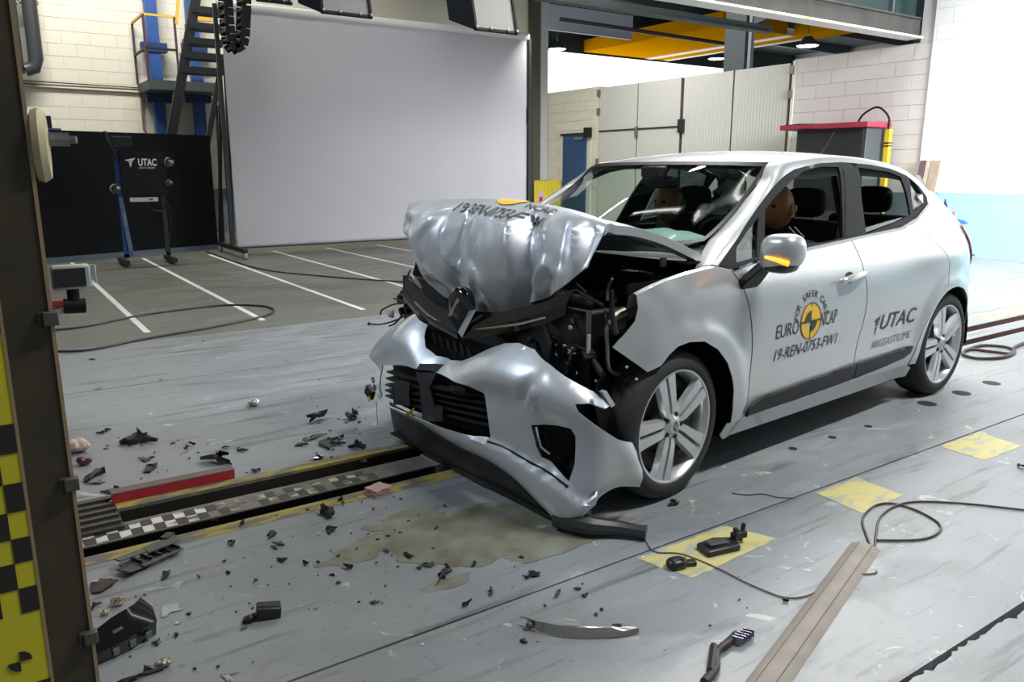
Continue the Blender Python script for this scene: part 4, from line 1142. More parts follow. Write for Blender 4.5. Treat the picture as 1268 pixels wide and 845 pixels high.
mb.add([S(ctrp.x + rp_ * k_ * .98 * math.cos(a), ctrp.z + rp_ * k_ * math.sin(a), -.0055) for k_ in (1.0, .95) for a in [2 * PI * k / 40 for k in range(40)]], [(i, (i + 1) % 40, 40 + (i + 1) % 40, 40 + i) for i in range(40)])
mb.build('roundel_mark', INK, rd, smooth=False)
mb = MB()
for i, chh in enumerate('FOR SAFER CARS'):
    if chh == ' ': continue
    a = math.radians(168 - i * 12.0)
    vs, fs, x0, x1, y0, y1 = text_mb(chh, 1.0, 0, .01)
    sc_ = .046; rr = rp_ * 1.30
    pts = []
    for v in vs:
        lx, ly = (v.x - (x0 + x1) / 2) * sc_, v.y * sc_
        x = (rr + ly) * math.cos(a) + lx * math.sin(a); z = (rr + ly) * math.sin(a) - lx * math.cos(a)
        pts.append(S(ctrp.x + x, ctrp.z + z, -.0045))
    mb.add(pts, fs)
mb.build('arched_lettering', INK, front_door, smooth=False)
side_text('UTAC', (1088, 408.5), (1132, 398), 18, shear=.15, bold=.01, parent=rear_door)
side_text('ARGSASTSLIME', (1077, 433), (1126, 418), 9.5, shear=.15, m=mat('grey_lettering', (.16, .17, .17), .5), parent=rear_door)
mb = MB()
La, Lb, Lc = P(1079, 413), P(1090, 393), P(1079, 393)
for f in bird_logo(): mb.add([S(La.x + x * (Lb.x - La.x), La.z + z * (P(1079, 393).z - La.z) * 1.0 + .0, -.0045) for x, z in f], [tuple(range(len(f)))])
mb.build('feather_emblem', INK, rear_door, smooth=False)

# ---------------- the buckled bonnet
HR = [.15, .30, .48, .68, .90, 1.10, 1.28, 1.46, 1.63]       # lateral stations on the ridge
HRu = [-.32, -.31, -.30, -.29, -.29, -.29, -.30, -.31, -.30]
HRz = [1.185, 1.215, 1.235, 1.248, 1.255, 1.252, 1.247, 1.238, 1.222]
HBw = [.135, .27, .44, .62, .80, .98, 1.16, 1.33, 1.50]
HBz = [1.03, .925, .855, .795, .772, .778, .825, .90, 1.03]
HBu = [-.43, -.45, -.45, -.45, -.455, -.45, -.45, -.44, -.40]
HCu = [.26, .20, .16, .13, .12, .13, .16, .20, .26]; HCz = [1.025, 1.035, 1.03, 1.02, 1.015, 1.02, 1.03, 1.035, 1.025]
HCw = [.135, .30, .48, .68, .90, 1.12, 1.32, 1.50, 1.665]
hrows = []
def lerp(a, b, t): return a + (b - a) * t
for s in (0, .35, .7, .92):      # behind the ridge
    hrows.append([Vector((lerp(HCu[i], HRu[i], s), lerp(HCw[i], HR[i], s), lerp(HCz[i], HRz[i], s) + .03 * math.sin(PI * s))) for i in range(9)])
hrows.append([Vector((HRu[i] + .02, HR[i], HRz[i] + .004)) for i in range(9)])
NB = [.1, .45, .85, 1, 1, 1, 1, .7, .2]
hrows.append([Vector((HRu[i] - .045 * NB[i], HR[i], HRz[i] - .004)) for i in range(9)])
for s, du in ((.10, -.02), (.25, -.055), (.45, -.07), (.65, -.06), (.83, -.03), (1.0, 0)):
    hrows.append([Vector((lerp(HRu[i] - .10 * NB[i], HBu[i], s) + du * NB[i], lerp(HR[i], HBw[i], s), lerp(HRz[i] - .015, HBz[i], s))) for i in range(9)])
cols = [cr([r[i] for r in hrows], 6) for i in range(9)]
fine = [cr([c[k] for c in cols], 18) for k in range(len(cols[0]))]
nr = len(fine)
def fold(p, k):
    s = k / (nr - 1); f = max(0, (s - .40)) / .60      # 0 at the ridge .. 1 at the torn front edge
    if f <= 0:
        d = .004 * noise.noise(p * 7); return Vector((0, 0, d))
    env = min(1, f * 4.0)
    w = p.y + .03 * math.sin(p.z * 14)
    du = 0
    # sharp-creased panels: forward offset by lateral position, high up and along the torn edge
    TA = ((.12, 0), (.17, -.015), (.215, .060), (.245, .005), (.30, -.015), (.36, .025), (.42, -.030), (.49, -.045), (.53, .070), (.62, .055), (.80, .030), (.90, -.01), (.965, -.060), (1.03, .015), (1.12, .040), (1.30, .045), (1.50, 0), (1.7, 0))
    TB = ((.12, 0), (.20, .01), (.28, .02), (.34, -.01), (.42, .025), (.47, -.035), (.55, .01), (.70, .03), (.85, .02), (.95, -.015), (1.05, .02), (1.25, .02), (1.45, 0), (1.7, 0))
    fa = np.interp(w, [a for a, b in TA], [b for a, b in TA]); fb_ = np.interp(w, [a for a, b in TB], [b for a, b in TB])
    g_ = max(0, min(1, (f - .30) / .7))
    du = float(fa * (1 - g_) + fb_ * g_)
    du *= min(1, max(0, f - .13) * 8) ** 1.2
    du *= max(0, min(1, (1.54 - p.y) / .14))
    nz = noise.noise(p * 4.0 + Vector((3, 1, 2))) * .022 * env + abs(noise.noise(p * 8)) * .010 * env
    rg = 1 - abs(noise.noise(Vector((p.y * 5.0 + 2, p.z * 3.2, p.y * 2 - p.z * 4)))) * 5.5
    nz += .022 * max(0, rg) * min(1, max(0, f - .15) * 6) * min(1, (1 - f) * 4)
    nz *= max(0, min(1, (1.6 - p.y) / .2)) * max(0, min(1, (p.y - .10) / .1))
    return Vector((-du - nz, 0, .25 * du * (1 - f)))
for k in range(nr):
    fine[k] = [p + fold(p, k) for p in fine[k]]
bonnet = MB().grid(fine).build('bonnet', PAINT_LIT, car, thick=.008, ang=50)
# wrapped-under lip along near edge
near = [r[0] for r in fine[:int(nr * .5)]]
MB().grid([near, [p + Vector((0, .004, -.030)) for p in near], [p + Vector((0, .05, -.035)) for p in near]]).build('bonnet_edge', PAINT, bonnet, thick=.003)
# lettering and roundel just ahead of the ridge, laid on the skin by row and lateral position
RW = [p.y for p in fine[26]]
def skin(kf, w):
    jf = float(np.interp(w, RW, range(len(RW)))); j0 = min(int(jf), len(RW) - 2); k0 = max(0, min(int(kf), nr - 2)); a = jf - j0; b_ = kf - k0
    p = fine[k0][j0].lerp(fine[k0][j0 + 1], a).lerp(fine[k0 + 1][j0].lerp(fine[k0 + 1][j0 + 1], a), b_)
    e1 = fine[k0][j0 + 1] - fine[k0][j0]; e2 = fine[k0 + 1][j0] - fine[k0][j0]; n_ = e1.cross(e2).normalized()
    if n_.z < 0: n_ = -n_
    return p + n_ * .008
def bonnet_text(s, w0, w1, k0, k1, hk):
    vs, fs, x0, x1, y0, y1 = text_mb(s, 1.0, .12, .006, 1.05); vs, fs = subdiv_fs(vs, fs, .16)
    pts = []
    for v in vs:
        t = (v.x - x0) / (x1 - x0); pts.append(skin(lerp(k0, k1, t) - v.y / .7 * hk, lerp(w0, w1, t)))
    return MB().add(pts, fs).build('lettering', INK, bonnet, smooth=False)
bonnet_text('19-REN-0753-FW1', 1.08, .42, 35.0, 37.6, 3.6)
bonnet_text('NCAP', .62, .42, 31.4, 32.2, 3.0)
def row_of(u, w):
    for k in range(20, nr - 1):
        if skin(k, w).x < u: return k
    return 30
rp = [[skin(max(22, 26.5 - 4.8 * q * math.sin(2 * PI * k / 32)), .76 + .095 * q * math.cos(2 * PI * k / 32)) for k in range(33)] for q in (0, .33, .66, 1)]
MB().grid(rp).build('roundel', MATS['roundel_yellow'], bonnet)

# ---------------- torn bumper skin
plan = cr([(-.20, -.045, 0), (-.30, -.06, 0), (-.42, -.055, 0), (-.53, -.03, 0), (-.615, .05, 0), (-.655, .18, 0), (-.665, .40, 0), (-.67, .65, 0), (-.665, .90, 0), (-.66, 1.12, 0), (-.64, 1.32, 0), (-.605, 1.52, 0), (-.53, 1.72, 0), (-.42, 1.82, 0), (-.30, 1.86, 0)], 8)
PL = [0]
for i in range(1, len(plan)): PL.append(PL[-1] + (plan[i] - plan[i - 1]).length)
def bp_at(a, z, off=0.0):
    a = min(max(a, 0), PL[-1] - 1e-6); i = next(k for k in range(1, len(PL)) if PL[k] >= a)
    t = (a - PL[i - 1]) / (PL[i] - PL[i - 1]); p = plan[i - 1].lerp(plan[i], t)
    d = (plan[i] - plan[i - 1]).normalized(); nrm = Vector((-d.y, d.x, 0))   # outward
    if nrm.x > 0 and i > 10: nrm = -nrm
    if i <= 10 and nrm.y > 0: nrm = -nrm
    return Vector((p.x, p.y, z)), nrm
def bp_lean(z): return .10 * (max(0, z - .35)) ** 1.3 + .10 * max(0, .22 - z)        # skin leans back upwards and tucks in low
ZT = None
def BP(a, z, off=0.0):
    p, nrm = bp_at(a, z)
    d = -bp_lean(z) + off
    d += .016 * noise.noise((a * 2.6, z * 3.0, 4.2)) + .003 * noise.noise((a * 9, z * 8, 7))
    if ZT is not None:
        zt, zb = float(np.interp(a, ZA, ZT)), float(np.interp(a, ZA, ZB))
        d -= .075 * math.exp(-max(0, zt - z) / .035) + .035 * math.exp(-max(0, z - zb) / .03)
        zg = float(np.interp(a, GA, GZ))
        if z < zg: d += .028 * min(1, (zg - z) / .012) * math.exp(-((zg - z) / .16) ** 2)
        d += .035 * math.exp(-((z - (zt - .12)) / .06) ** 2) * (1 if a > .6 else .3)
        d -= .060 * math.exp(-(((a - FC[0]) / .13) ** 2 + ((z - FC[1]) / .13) ** 2) ** 1.0)
        d -= .030 * math.exp(-((a - FC[0] - .17 + (z - .5) * .6) / .035) ** 2) * math.exp(-((z - .55) / .06) ** 2)
    return p + nrm * d
def bpx(px, py):         # measured pixel -> (a, z) on the bumper skin
    best = None; o_ = tocar(CAMP); v = ray(px, py); d_ = Vector((float(v @ E1), float(v @ E2), float(v[2])))
    lean = 0
    for it in range(3):
        best = None
        for i in range(1, len(plan)):
            q0, nn = bp_at((PL[i - 1] + PL[i]) / 2, 0); A_ = plan[i - 1] - nn * lean; B_ = plan[i] - nn * lean
            ex, ey = B_.x - A_.x, B_.y - A_.y
            den = d_.x * ey - d_.y * ex
            if abs(den) < 1e-9: continue
            t = ((A_.x - o_.x) * ey - (A_.y - o_.y) * ex) / den
            s = ((A_.x - o_.x) * d_.y - (A_.y - o_.y) * d_.x) / den
            if t > 0 and -.02 <= s <= 1.02 and (best is None or t < best[0]): best = (t, PL[i - 1] + s * (PL[i] - PL[i - 1]), o_.z + t * d_.z)
        if best is None:
            q = U(px, py, -.42); return (PL[-1], q.z)
        lean = bp_lean(best[2])
    return (best[1], best[2])
def bl_(lst):
    r = [bpx(*q) for q in lst]; return [q for q in r if q]
b_out = [(497, 391), (503, 397), (512, 405), (516, 418), (521, 432), (530, 443), (545, 449.5), (560, 450), (575, 444), (590, 436), (608, 429), (625, 429), (645, 437), (668, 455), (690, 470), (712, 480), (738, 490), (762, 500), (768, 506), (752, 508), (730, 501), (712, 501), (716, 510), (735, 525), (762, 543), (794, 552.5),
         (795, 604), (772, 604), (755, 610), (735, 623), (718, 640), (703, 656), (694, 652), (680, 636), (664, 619), (645, 603), (622, 584), (600, 570), (575, 557), (548, 543), (520, 525), (495, 511), (474, 499), (466, 490), (472, 475), (474, 460), (466, 440), (464, 424), (470, 411), (484, 400)]
intake = [(476.5, 452), (498, 452), (519.5, 455), (549, 465), (585.8, 476.5), (600.8, 487), (604, 515), (607.4, 543), (590, 540), (572.6, 534), (539.4, 524), (506, 511), (485, 502), (471.5, 495), (472, 475)]
fog = [(653, 528), (668, 528), (688, 530.5), (706, 533), (712, 543), (712, 560), (711, 579), (703, 599), (690, 590), (673, 576), (662, 569), (656.6, 556)]
_ol = densify([Vector(q) for q in bl_(b_out)], .01)
ZA = np.linspace(0, PL[-1], 120); _zt = []; _zb = []
for a in ZA:
    zs_ = [q.y for q in _ol if abs(q.x - a) < .03]
    _zt.append(max(zs_) if zs_ else np.nan); _zb.append(min(zs_) if zs_ else np.nan)
_zt = np.array(_zt); _zb = np.array(_zb); ok_ = ~np.isnan(_zt)
_zt = np.interp(ZA, ZA[ok_], _zt[ok_]); _zb = np.interp(ZA, ZA[ok_], _zb[ok_])
ker = np.ones(7) / 7
_gr = sorted(bl_([(474, 492), (506, 508), (540, 521), (572, 531), (607, 545), (630, 557), (660, 578), (690, 597), (703, 606), (718, 620)])); GA = [q[0] for q in _gr]; GZ = [q[1] for q in _gr]
_fc = bl_(fog); FC = (sum(q[0] for q in _fc) / len(_fc), sum(q[1] for q in _fc) / len(_fc))
ZT = np.convolve(np.pad(_zt, 3, 'edge'), ker, 'valid'); ZB = np.convolve(np.pad(_zb, 3, 'edge'), ker, 'valid')
bumper = shell(bl_(b_out), BP, [bl_(intake), bl_(fog)], .022).build('front_bumper', PAINT_LIT, car, thick=.006, ang=60)
fl_px = [(703, 656), (718, 640), (735, 623), (755, 610), (772, 604), (795, 604)]
_fe = [BP(*q) for q in bl_([(p.x, p.y) for p in cr([(x, y, 0) for x, y in fl_px], 4)])]
MB().grid([[p + Vector((0, -.006, 0)) for p in _fe], [p + Vector((-.004, -.010, .035)) for p in _fe], [p + Vector((0, -.002, .040)) for p in _fe]]).build('arch_flare', PAINT_LIT, bumper, thick=.003)
# groove between skin and lower lip
g = [(607, 546), (630, 557), (660, 578), (690, 597), (703, 604)]
gg = [BP(a, z, .011) for a, z in bl_([(p.x, p.y) for p in cr([(x, y, 0) for x, y in g], 4)])]
MB().tube(gg, .005, 6).build('lip_groove', BLACK, bumper)
# intake: frame, slats, plates
def bp_sheet(lst, off, m, name, parent, th=.004, sp=.05): return shell(bl_(lst), lambda a, z: BP(a, z, off), (), sp).build(name, m, parent, thick=th)
bp_sheet([(470, 447), (600, 480), (612, 548), (468, 500)], -.09, DARKPIT, 'intake_back', bumper)
for (l, r) in (((476, 461), (601, 494)), ((475, 469), (602, 503)), ((474, 477), (603, 512)), ((473, 484), (604, 521)), ((472, 491), (604, 530))):
    n = 14; a0_, a1_ = bpx(*l), bpx(*r)
    f_ = [BP(lerp(a0_[0], a1_[0], k / n), lerp(a0_[1], a1_[1], k / n), -.02) for k in range(n + 1)]
    b__ = [BP(lerp(a0_[0], a1_[0], k / n), lerp(a0_[1], a1_[1], k / n) + .004, -.06) for k in range(n + 1)]
    MB().grid([f_, b__]).build('intake_slat', SOFTB, bumper, thick=.007)
for x0, x1, y0, y1 in ((489, 506, 470, 504), (520, 539, 460, 512), (524, 548, 500, 523), (563, 580, 476, 485)):
    bp_sheet([(x0, y0), (x1, y0 + 3), (x1 - 1, y1), (x0 - 1, y1 - 3)], -.008, GREYB, 'sensor_plate', bumper)
bp_sheet([(524, 450), (542, 453), (541, 461), (523, 457)], .004, SOFTB, 'bent_clip', bumper)
bp_sheet([(508, 512), (514, 505), (515, 514), (510, 520)], .012, YEL, 'yellow_tape_tab', bumper)
bp_sheet([(650, 522), (716, 530), (716, 603), (690, 600), (650, 560)], -.10, DARKPIT, 'fog_pocket_back', bumper)
fgo = [BP(*q) for q in bl_(fog)]; fgi = [BP(q[0], q[1], -.07) for q in bl_(fog)]
MB().grid([fgo + fgo[:1], fgi + fgi[:1]]).build('fog_pocket', BLACKG, bumper, thick=.003)
MB().tube([BP(*bpx(*q), off=-.012) for q in ((655, 531), (656, 545), (659, 558), (668, 568))], .008, 6).build('pocket_rim', CHROME, bumper)
# dark lower skirt and under-tray hanging beneath the skin
sk = [(474, 499), (500, 514), (548, 543), (600, 570), (645, 603), (680, 636), (694, 652), (690, 664), (660, 650), (600, 622), (540, 590), (495, 566), (474, 545)]
shell(bl_(sk), lambda a, z: BP(a, max(z, .012), -.035), (), .04).build('lower_skirt', mat('scuffed_black_skirt', (.016, .017, .018), .5, var=(.03, .032, .033), vscale=11), bumper, thick=.006)
MB().grid([[(u, w, z) for w in (.15, .5, .9, 1.2, 1.42)] for u, z in ((-.60, .045), (-.45, .06), (-.2, .14), (.1, .18))]).build('under_tray', BLACK, car, thick=.006)

# ---------------- upper grille, emblem
def strip_pts(lst, u): return [U(x, y, uu) for (x, y), uu in zip(lst, u)]
lft_t = strip_pts([(505, 343), (520, 360), (540, 377), (560, 388), (572, 392)], [-.50, -.52, -.54, -.55, -.56])
lft_b = strip_pts([(500, 370), (515, 388), (535, 402), (556, 413), (568, 420)], [-.50, -.53, -.56, -.58, -.59])
MB().grid([lft_t, [a.lerp(b_, .5) + Vector((-.015, 0, 0)) for a, b_ in zip(lft_t, lft_b)], lft_b]).build('upper_grille', BLACKG, car, thick=.01)
rgt_t = strip_pts([(575, 390), (605, 389), (640, 384), (675, 374), (712, 358)], [-.56, -.55, -.53, -.50, -.45])
rgt_b = strip_pts([(572, 420), (605, 416), (640, 410), (675, 401), (700, 390)], [-.59, -.56, -.54, -.51, -.47])
MB().grid([rgt_t, [a.lerp(b_, .5) + Vector((-.015, 0, 0)) for a, b_ in zip(rgt_t, rgt_b)], rgt_b]).build('upper_grille', BLACKG, car, thick=.01)
COP = mat('warm_chrome', (.75, .62, .50), .12, 1.0)
MB().tube(strip_pts([(507, 365), (518, 378), (530, 389), (545, 399)], [-.52, -.545, -.565, -.58]), [.004, .009, .008, .003], 6).build('chrome_strip', COP, car)
MB().tube(strip_pts([(510, 341), (516, 350), (523, 358)], [-.53, -.55, -.56]), [.006, .012, .006], 6).build('chrome_strip', COP, car)
MB().tube(strip_pts([(588, 408), (610, 406), (645, 401), (676, 393)], [-.585, -.57, -.55, -.52]), [.004, .005, .005, .004], 6).build('chrome_strip', COP, car)
# diamond emblem
em = [U(x, y, -.60) for x, y in ((571, 362), (590, 383), (572, 418), (556, 392))]
c_ = sum(em, Vector()) / 4
inr = [c_.lerp(p, .50) for p in em]; fr = [p + Vector((-.022, 0, 0)) for p in [c_.lerp(p, .76) for p in em]]
mbx = MB()
for i in range(4):
    j = (i + 1) % 4
    mbx.add([em[i], em[j], fr[j], fr[i]], [(0, 1, 2, 3)]); mbx.add([fr[i], fr[j], inr[j], inr[i]], [(0, 1, 2, 3)])
mbx.build('diamond_emblem', CHROME, car, smooth=False)
MB().ball(U(572, 378, -.57), (.045, .075, .085), 12, .8).build('emblem_mount', BLACKG, car)
# comb-like grille grid under the bar
for k in range(9):
    a, b_ = U(512 + k * 8.5, 404 + k * 3.2, -.545 - .004 * k), U(516 + k * 8.5, 418 + k * 3.0, -.545 - .004 * k)
    MB().beam(a, b_, .014, .02).build('grille_tooth', SOFTB, car, smooth=False)
MB().grid([[U(x, 398 + (x - 505) * .30, -.50) for x in (505, 530, 560, 590, 620)], [U(x, 446 + (x - 505) * .05, -.50) for x in (512, 532, 560, 590, 620)]]).build('grille_backing', BLACK, car, thick=.004)

# ---------------- crushed engine bay
MB().grid([[(-.36, w, z) for w in (.20, .6, 1.0, 1.4, 1.62)] for z in (.20, .5, .84)]).build('radiator', DARKPIT, car, thick=.03)
MB().bb((-.30, .28, .28), (.30, 1.52, .82)).build('engine_block', BLACK, car, bevel=.02)
MB().grid([[(.30, w, z) for w in (.16, .9, 1.64)] for z in (.3, .98)]).build('bulkhead', DARKPIT, car, thick=.01)
MB().grid([[(u, .16, z) for u in (-.18, .1, .38)] for z in (.66, .86, .94)]).build('inner_wing', BLACK, car, thick=.006)
MB().grid([[(u, 1.64, z) for u in (-.18, .1, .38)] for z in (.5, .8, .94)]).build('inner_wing', BLACK, car, thick=.006)
rn = random.Random(11)
for k in range(46):
    px, py = rn.uniform(640, 785), rn.uniform(345, 495)
    if py < 330 + (785 - px) * .25: continue
    uu = rn.uniform(-.44, -.28)
    c_ = U(px, py, uu)
    if c_.y < .0 or c_.z < .25 or px > 762: continue
    sz = rn.uniform(.02, .06)
    mm = rn.choice([BLACK, BLACK, SOFTB, BLACKG, GREYB, DSTEEL])
    q = Matrix.Rotation(rn.uniform(-1, 1), 3, rn.choice('XYZ')) @ Matrix.Rotation(rn.uniform(-.8, .8), 3, 'X')
    if rn.random() < .5: MB().box(c_, (sz * rn.uniform(.6, 1.5), sz * rn.uniform(.5, 1.8), sz * rn.uniform(.5, 2.2)), q).build('broken_bracket', mm, car, bevel=.004)
    else:
        d = q @ Vector((0, sz, sz * 1.6)); MB().tube(cr([c_ - d, c_ + Vector((.01, .02, 0)), c_ + d], 4), sz * rn.uniform(.12, .3), 8).build('torn_hose', mm, car)
# headlamp remains: faceted reflector bits with warm glints
for k in range(16):
    px, py = rn.gauss(700, 9), rn.gauss(441, 10)
    c_ = U(px, py, -.47 + rn.uniform(-.01, .01)); r = rn.uniform(.006, .016)
    t_ = [c_ + Vector((rn.uniform(-1, 1) * r * .6, rn.uniform(-1, 1) * r, rn.uniform(-1, 1) * r)) for _ in range(4)]
    MB().add(t_, [(0, 1, 2), (0, 2, 3), (0, 3, 1), (1, 3, 2)]).build('reflector_shard', rn.choice([COP, CHROME, COP]), car, smooth=False)
MB().box(U(697, 440, -.42), (.05, .12, .13), Matrix.Rotation(.3, 3, 'X')).build('headlamp_shell', BLACKG, car, bevel=.01)
MB().box(U(729, 426, -.40), (.01, .012, .075)).build('part_label', mat('pale_label', (.5, .5, .48), .5), car, smooth=False)
MB().ball(U(706, 406, -.42), (.006, .012, .010), 8).build('pale_plug', WHITE, car)
for px, py in ((682, 454), (738, 472), (788, 470), (776, 455)): MB().ball(U(px, py, -.38), .006, 8).build('pale_plug', mat('dull_plug', (.4, .4, .3), .4), car)
# bent metal pipe by the fender tip
pp_ = [W(x, y, .14) for x, y in ((773, 386), (758, 395), (751, 408), (752, 430), (753, 452), (760, 462), (778, 464))]
MB().tube(cr(pp_, 5), [.020 if i < 6 else .009 for i in range(len(cr(pp_, 5)))], 10).build('bent_pipe', mat('dull_aluminium', (.30, .29, .24), .35, .7), car)
MB().ball(W(765, 397, .16), (.04, .03, .045), 12, .7).build('pipe_flange', mat('olive_metal', (.20, .20, .15), .4, .6), car)
# torn liner and blue canister ahead of the wheel
MB().grid([[W(x, y, .16) for x, y in ((740, 470), (770, 462), (800, 468), (822, 480))], [W(x, y, .10) for x, y in ((735, 500), (765, 505), (790, 510), (806, 530))], [W(x, y, .10) for x, y in ((745, 540), (762, 545), (778, 550), (795, 560))]]).build('torn_wheel_liner', BLACK, car, thick=.006)
MB().cyl(W(757, 486, .20), W(790, 484, .24), .045, n=18).build('washer_canister', mat('deep_blue_plastic', (.01, .02, .07), .25), car)
# pedal of torn bumper support with small tab
MB().prism([W(x, y, .0) for x, y in ((746, 486), (751, 484), (762, 502), (757, 505))], (.0, .02, 0)).build('torn_tab', PAINT, bumper)
# battery/strut parts seen under the bonnet edge
MB().bb((.05, .24, .80), (.24, .44, .95)).build('fluid_box', BLACK, car, bevel=.01)
MB().box(W(821, 325, .25), (.03, .02, .04)).build('pale_cap', mat('grey_green_cap', (.3, .36, .32), .4), car, bevel=.004)
MB().tube([W(765, 295, .4), W(790, 301, .35), W(812, 306, .3)], .006, 6).build('brass_line', mat('brassy', (.35, .28, .15), .35, .8), car)
for k in range(12):
    c_ = Vector((rn.uniform(-.1, .22), rn.uniform(.2, .5), rn.uniform(.84, .95)))
    MB().box(c_, (rn.uniform(.03, .08), rn.uniform(.03, .08), rn.uniform(.02, .05)), Matrix.Rotation(rn.uniform(-.6, .6), 3, 'Z')).build('engine_part', rn.choice([BLACK, SOFTB, GREYB]), car, bevel=.004)
# hoses and wires at the far corner
WIRE = mat('dark_wire', (.04, .02, .02), .5)
for pts in ([(500, 392), (487, 398), (470, 402), (457, 401)], [(497, 375), (485, 378), (473, 384), (471, 390)], [(498, 390), (490, 400), (482, 404)], [(503, 376), (493, 371), (488, 370)], [(508, 335), (505, 342), (507, 352)]):
    MB().tube(cr([U(x, y, -.50) for x, y in pts], 4), .005, 6).build('loose_wire', WIRE, car)
MB().ball(U(457, 401, -.50), .010, 8).build('wire_end', WIRE, car)
for k in range(9):
    c_ = U(rn.uniform(492, 515), rn.uniform(368, 388), -.48)
    MB().box(c_, (.03, rn.uniform(.02, .05), rn.uniform(.015, .03)), Matrix.Rotation(rn.uniform(-1, 1), 3, 'X')).build('broken_bracket', BLACK, car, bevel=.003)
MB().box(U(484, 388, -.46), (.02, .05, .05)).build('torn_foam', mat('white_foam', (.5, .5, .48), .8), car, bevel=.01)
hp_ = [U(x, y, -.52) for x, y in ((470, 478), (458, 486), (452, 495), (462, 503))]
MB().box(hp_[1], (.03, .07, .06), Matrix.Rotation(.5, 3, 'X')).build('hanging_sensor', BLACK, car, bevel=.005)
MB().box(U(457, 494, -.545), (.006, .02, .025), Matrix.Rotation(.7, 3, 'X')).build('yellow_marker', YEL, car, smooth=False)
for x, y in ((462, 471), (464, 480)): MB().lathe([(.012, -.004), (.018, 0), (.012, .004)], U(x, y, -.52), (1, 0, 0), 12, True).build('black_ring', BLACK, car)
MB().tube([U(466, 498, -.52), U(468, 538, -.52)], .002, 5).build('red_thread', mat('red_thread_c', (.4, .1, .08), .6), car)
# skirt lip, wheel liner torn piece and black tube under near corner
MB().tube(cr([W(x, y, w) for x, y, w in ()] + [tocar(np.array(fl(x, y, z))) for x, y, z in ((690, 640, .05), (725, 650, .045), (765, 654, .035), (800, 660, .03))], 4), [.045, .044, .043, .042, .042, .038, .034, .032, .030, .028, .026, .026, .030], 10).build('hanging_hose', mat('dark_hose', (.03, .033, .036), .45), car)

# dummies
SKIN = mat('dummy_vinyl', (.38, .17, .08), .5); SHIRT = mat('dummy_dark_clothes', (.02, .02, .025), .85)
def dummy(u, w, lab):
    t = thing('crash_test_dummy', lab, 'crash test dummy')
    t.parent = None
    M_ = Matrix.Translation(Vector((CO[0], CO[1], 0))) @ Matrix.Rotation(CAR_TH, 4, 'Z') @ Matrix.Translation(Vector((u, w, 0)))
    t.matrix_world = M_
    me = bpy.data.meshes.new('body')
    J = [((.10, 0, .58), .13), ((.14, 0, .75), .14), ((.18, 0, .93), .15), ((.20, 0, 1.02), .09), ((.17, 0, 1.08), .05),
         ((.17, .19, .96), .062), ((-.02, .25, .80), .045), ((-.22, .20, .90), .035), ((.17, -.19, .96), .062), ((-.02, -.25, .80), .045), ((-.22, -.20, .90), .035),
         ((.02, .10, .56), .09), ((-.36, .12, .62), .065), ((-.55, .12, .38), .05), ((.02, -.10, .56), .09), ((-.36, -.12, .62), .065), ((-.55, -.12, .38), .05),
         ((-.28, .18, .91), .03), ((-.28, -.18, .91), .03)]
    E_ = [(0, 1), (1, 2), (2, 3), (3, 4), (2, 5), (5, 6), (6, 7), (2, 8), (8, 9), (9, 10), (0, 11), (11, 12), (12, 13), (0, 14), (14, 15), (15, 16), (7, 17), (10, 18)]
    me.from_pydata([j[0] for j in J], E_, []); me.materials.append(SHIRT)
    o_ = bpy.data.objects.new('body', me); col.objects.link(o_); o_.parent = t
    o_.modifiers.new('skin', 'SKIN')
    for i, j in enumerate(J): me.skin_vertices[0].data[i].radius = (j[1], j[1])
    me.skin_vertices[0].data[0].use_root = True
    md = o_.modifiers.new('sub', 'SUBSURF'); md.levels = 1; md.render_levels = 2
    h = MB().ball((.13, 0, 1.19), (.105, .078, .125), 16)
    h.v = [(x - (.022 if (x < .05 and 1.12 < z < 1.20 and abs(y) < .02) else 0), y, z) for x, y, z in h.v]
    hd_ = h.build('head', SKIN, t)
    MB().ball((.028, 0, 1.165), (.022, .014, .025), 8).build('nose', SKIN, hd_)
    MB().bb((.020, -.03, 1.112), (.04, .03, 1.120)).build('mouth', mat('dummy_mouth', (.2, .06, .04), .6), hd_)
    for s in (-1, 1):
        MB().ball((.036, s * .032, 1.20), (.012, .016, .010), 8).build('eye', SHIRT, hd_)
        MB().ball((.14, s * .078, 1.18), (.02, .012, .032), 8).build('ear', SKIN, hd_)
        # yellow and black aiming mark on each temple
        for q in range(4):
            dx, dz = ((0, 0), (.032, 0), (0, .032), (.032, .032))[q]
            cxx, czz = .155 + dx, 1.155 + dz
            yy = s * (.0785 * math.sqrt(max(.05, 1 - ((cxx - .13) / .105) ** 2 - ((czz - 1.19) / .125) ** 2)) + .004)
            MB().box((cxx, yy, czz), (.032, .006, .032)).build('aiming_mark', YEL if q in (0, 3) else BLKM, hd_, smooth=False)
    return t
dummy(1.26, .50, 'crash test dummy with a yellow temple marker, in the seat behind the lit mirror')
dummy(1.28, 1.30, 'crash test dummy in dark clothes on the far front seat of the silver car')

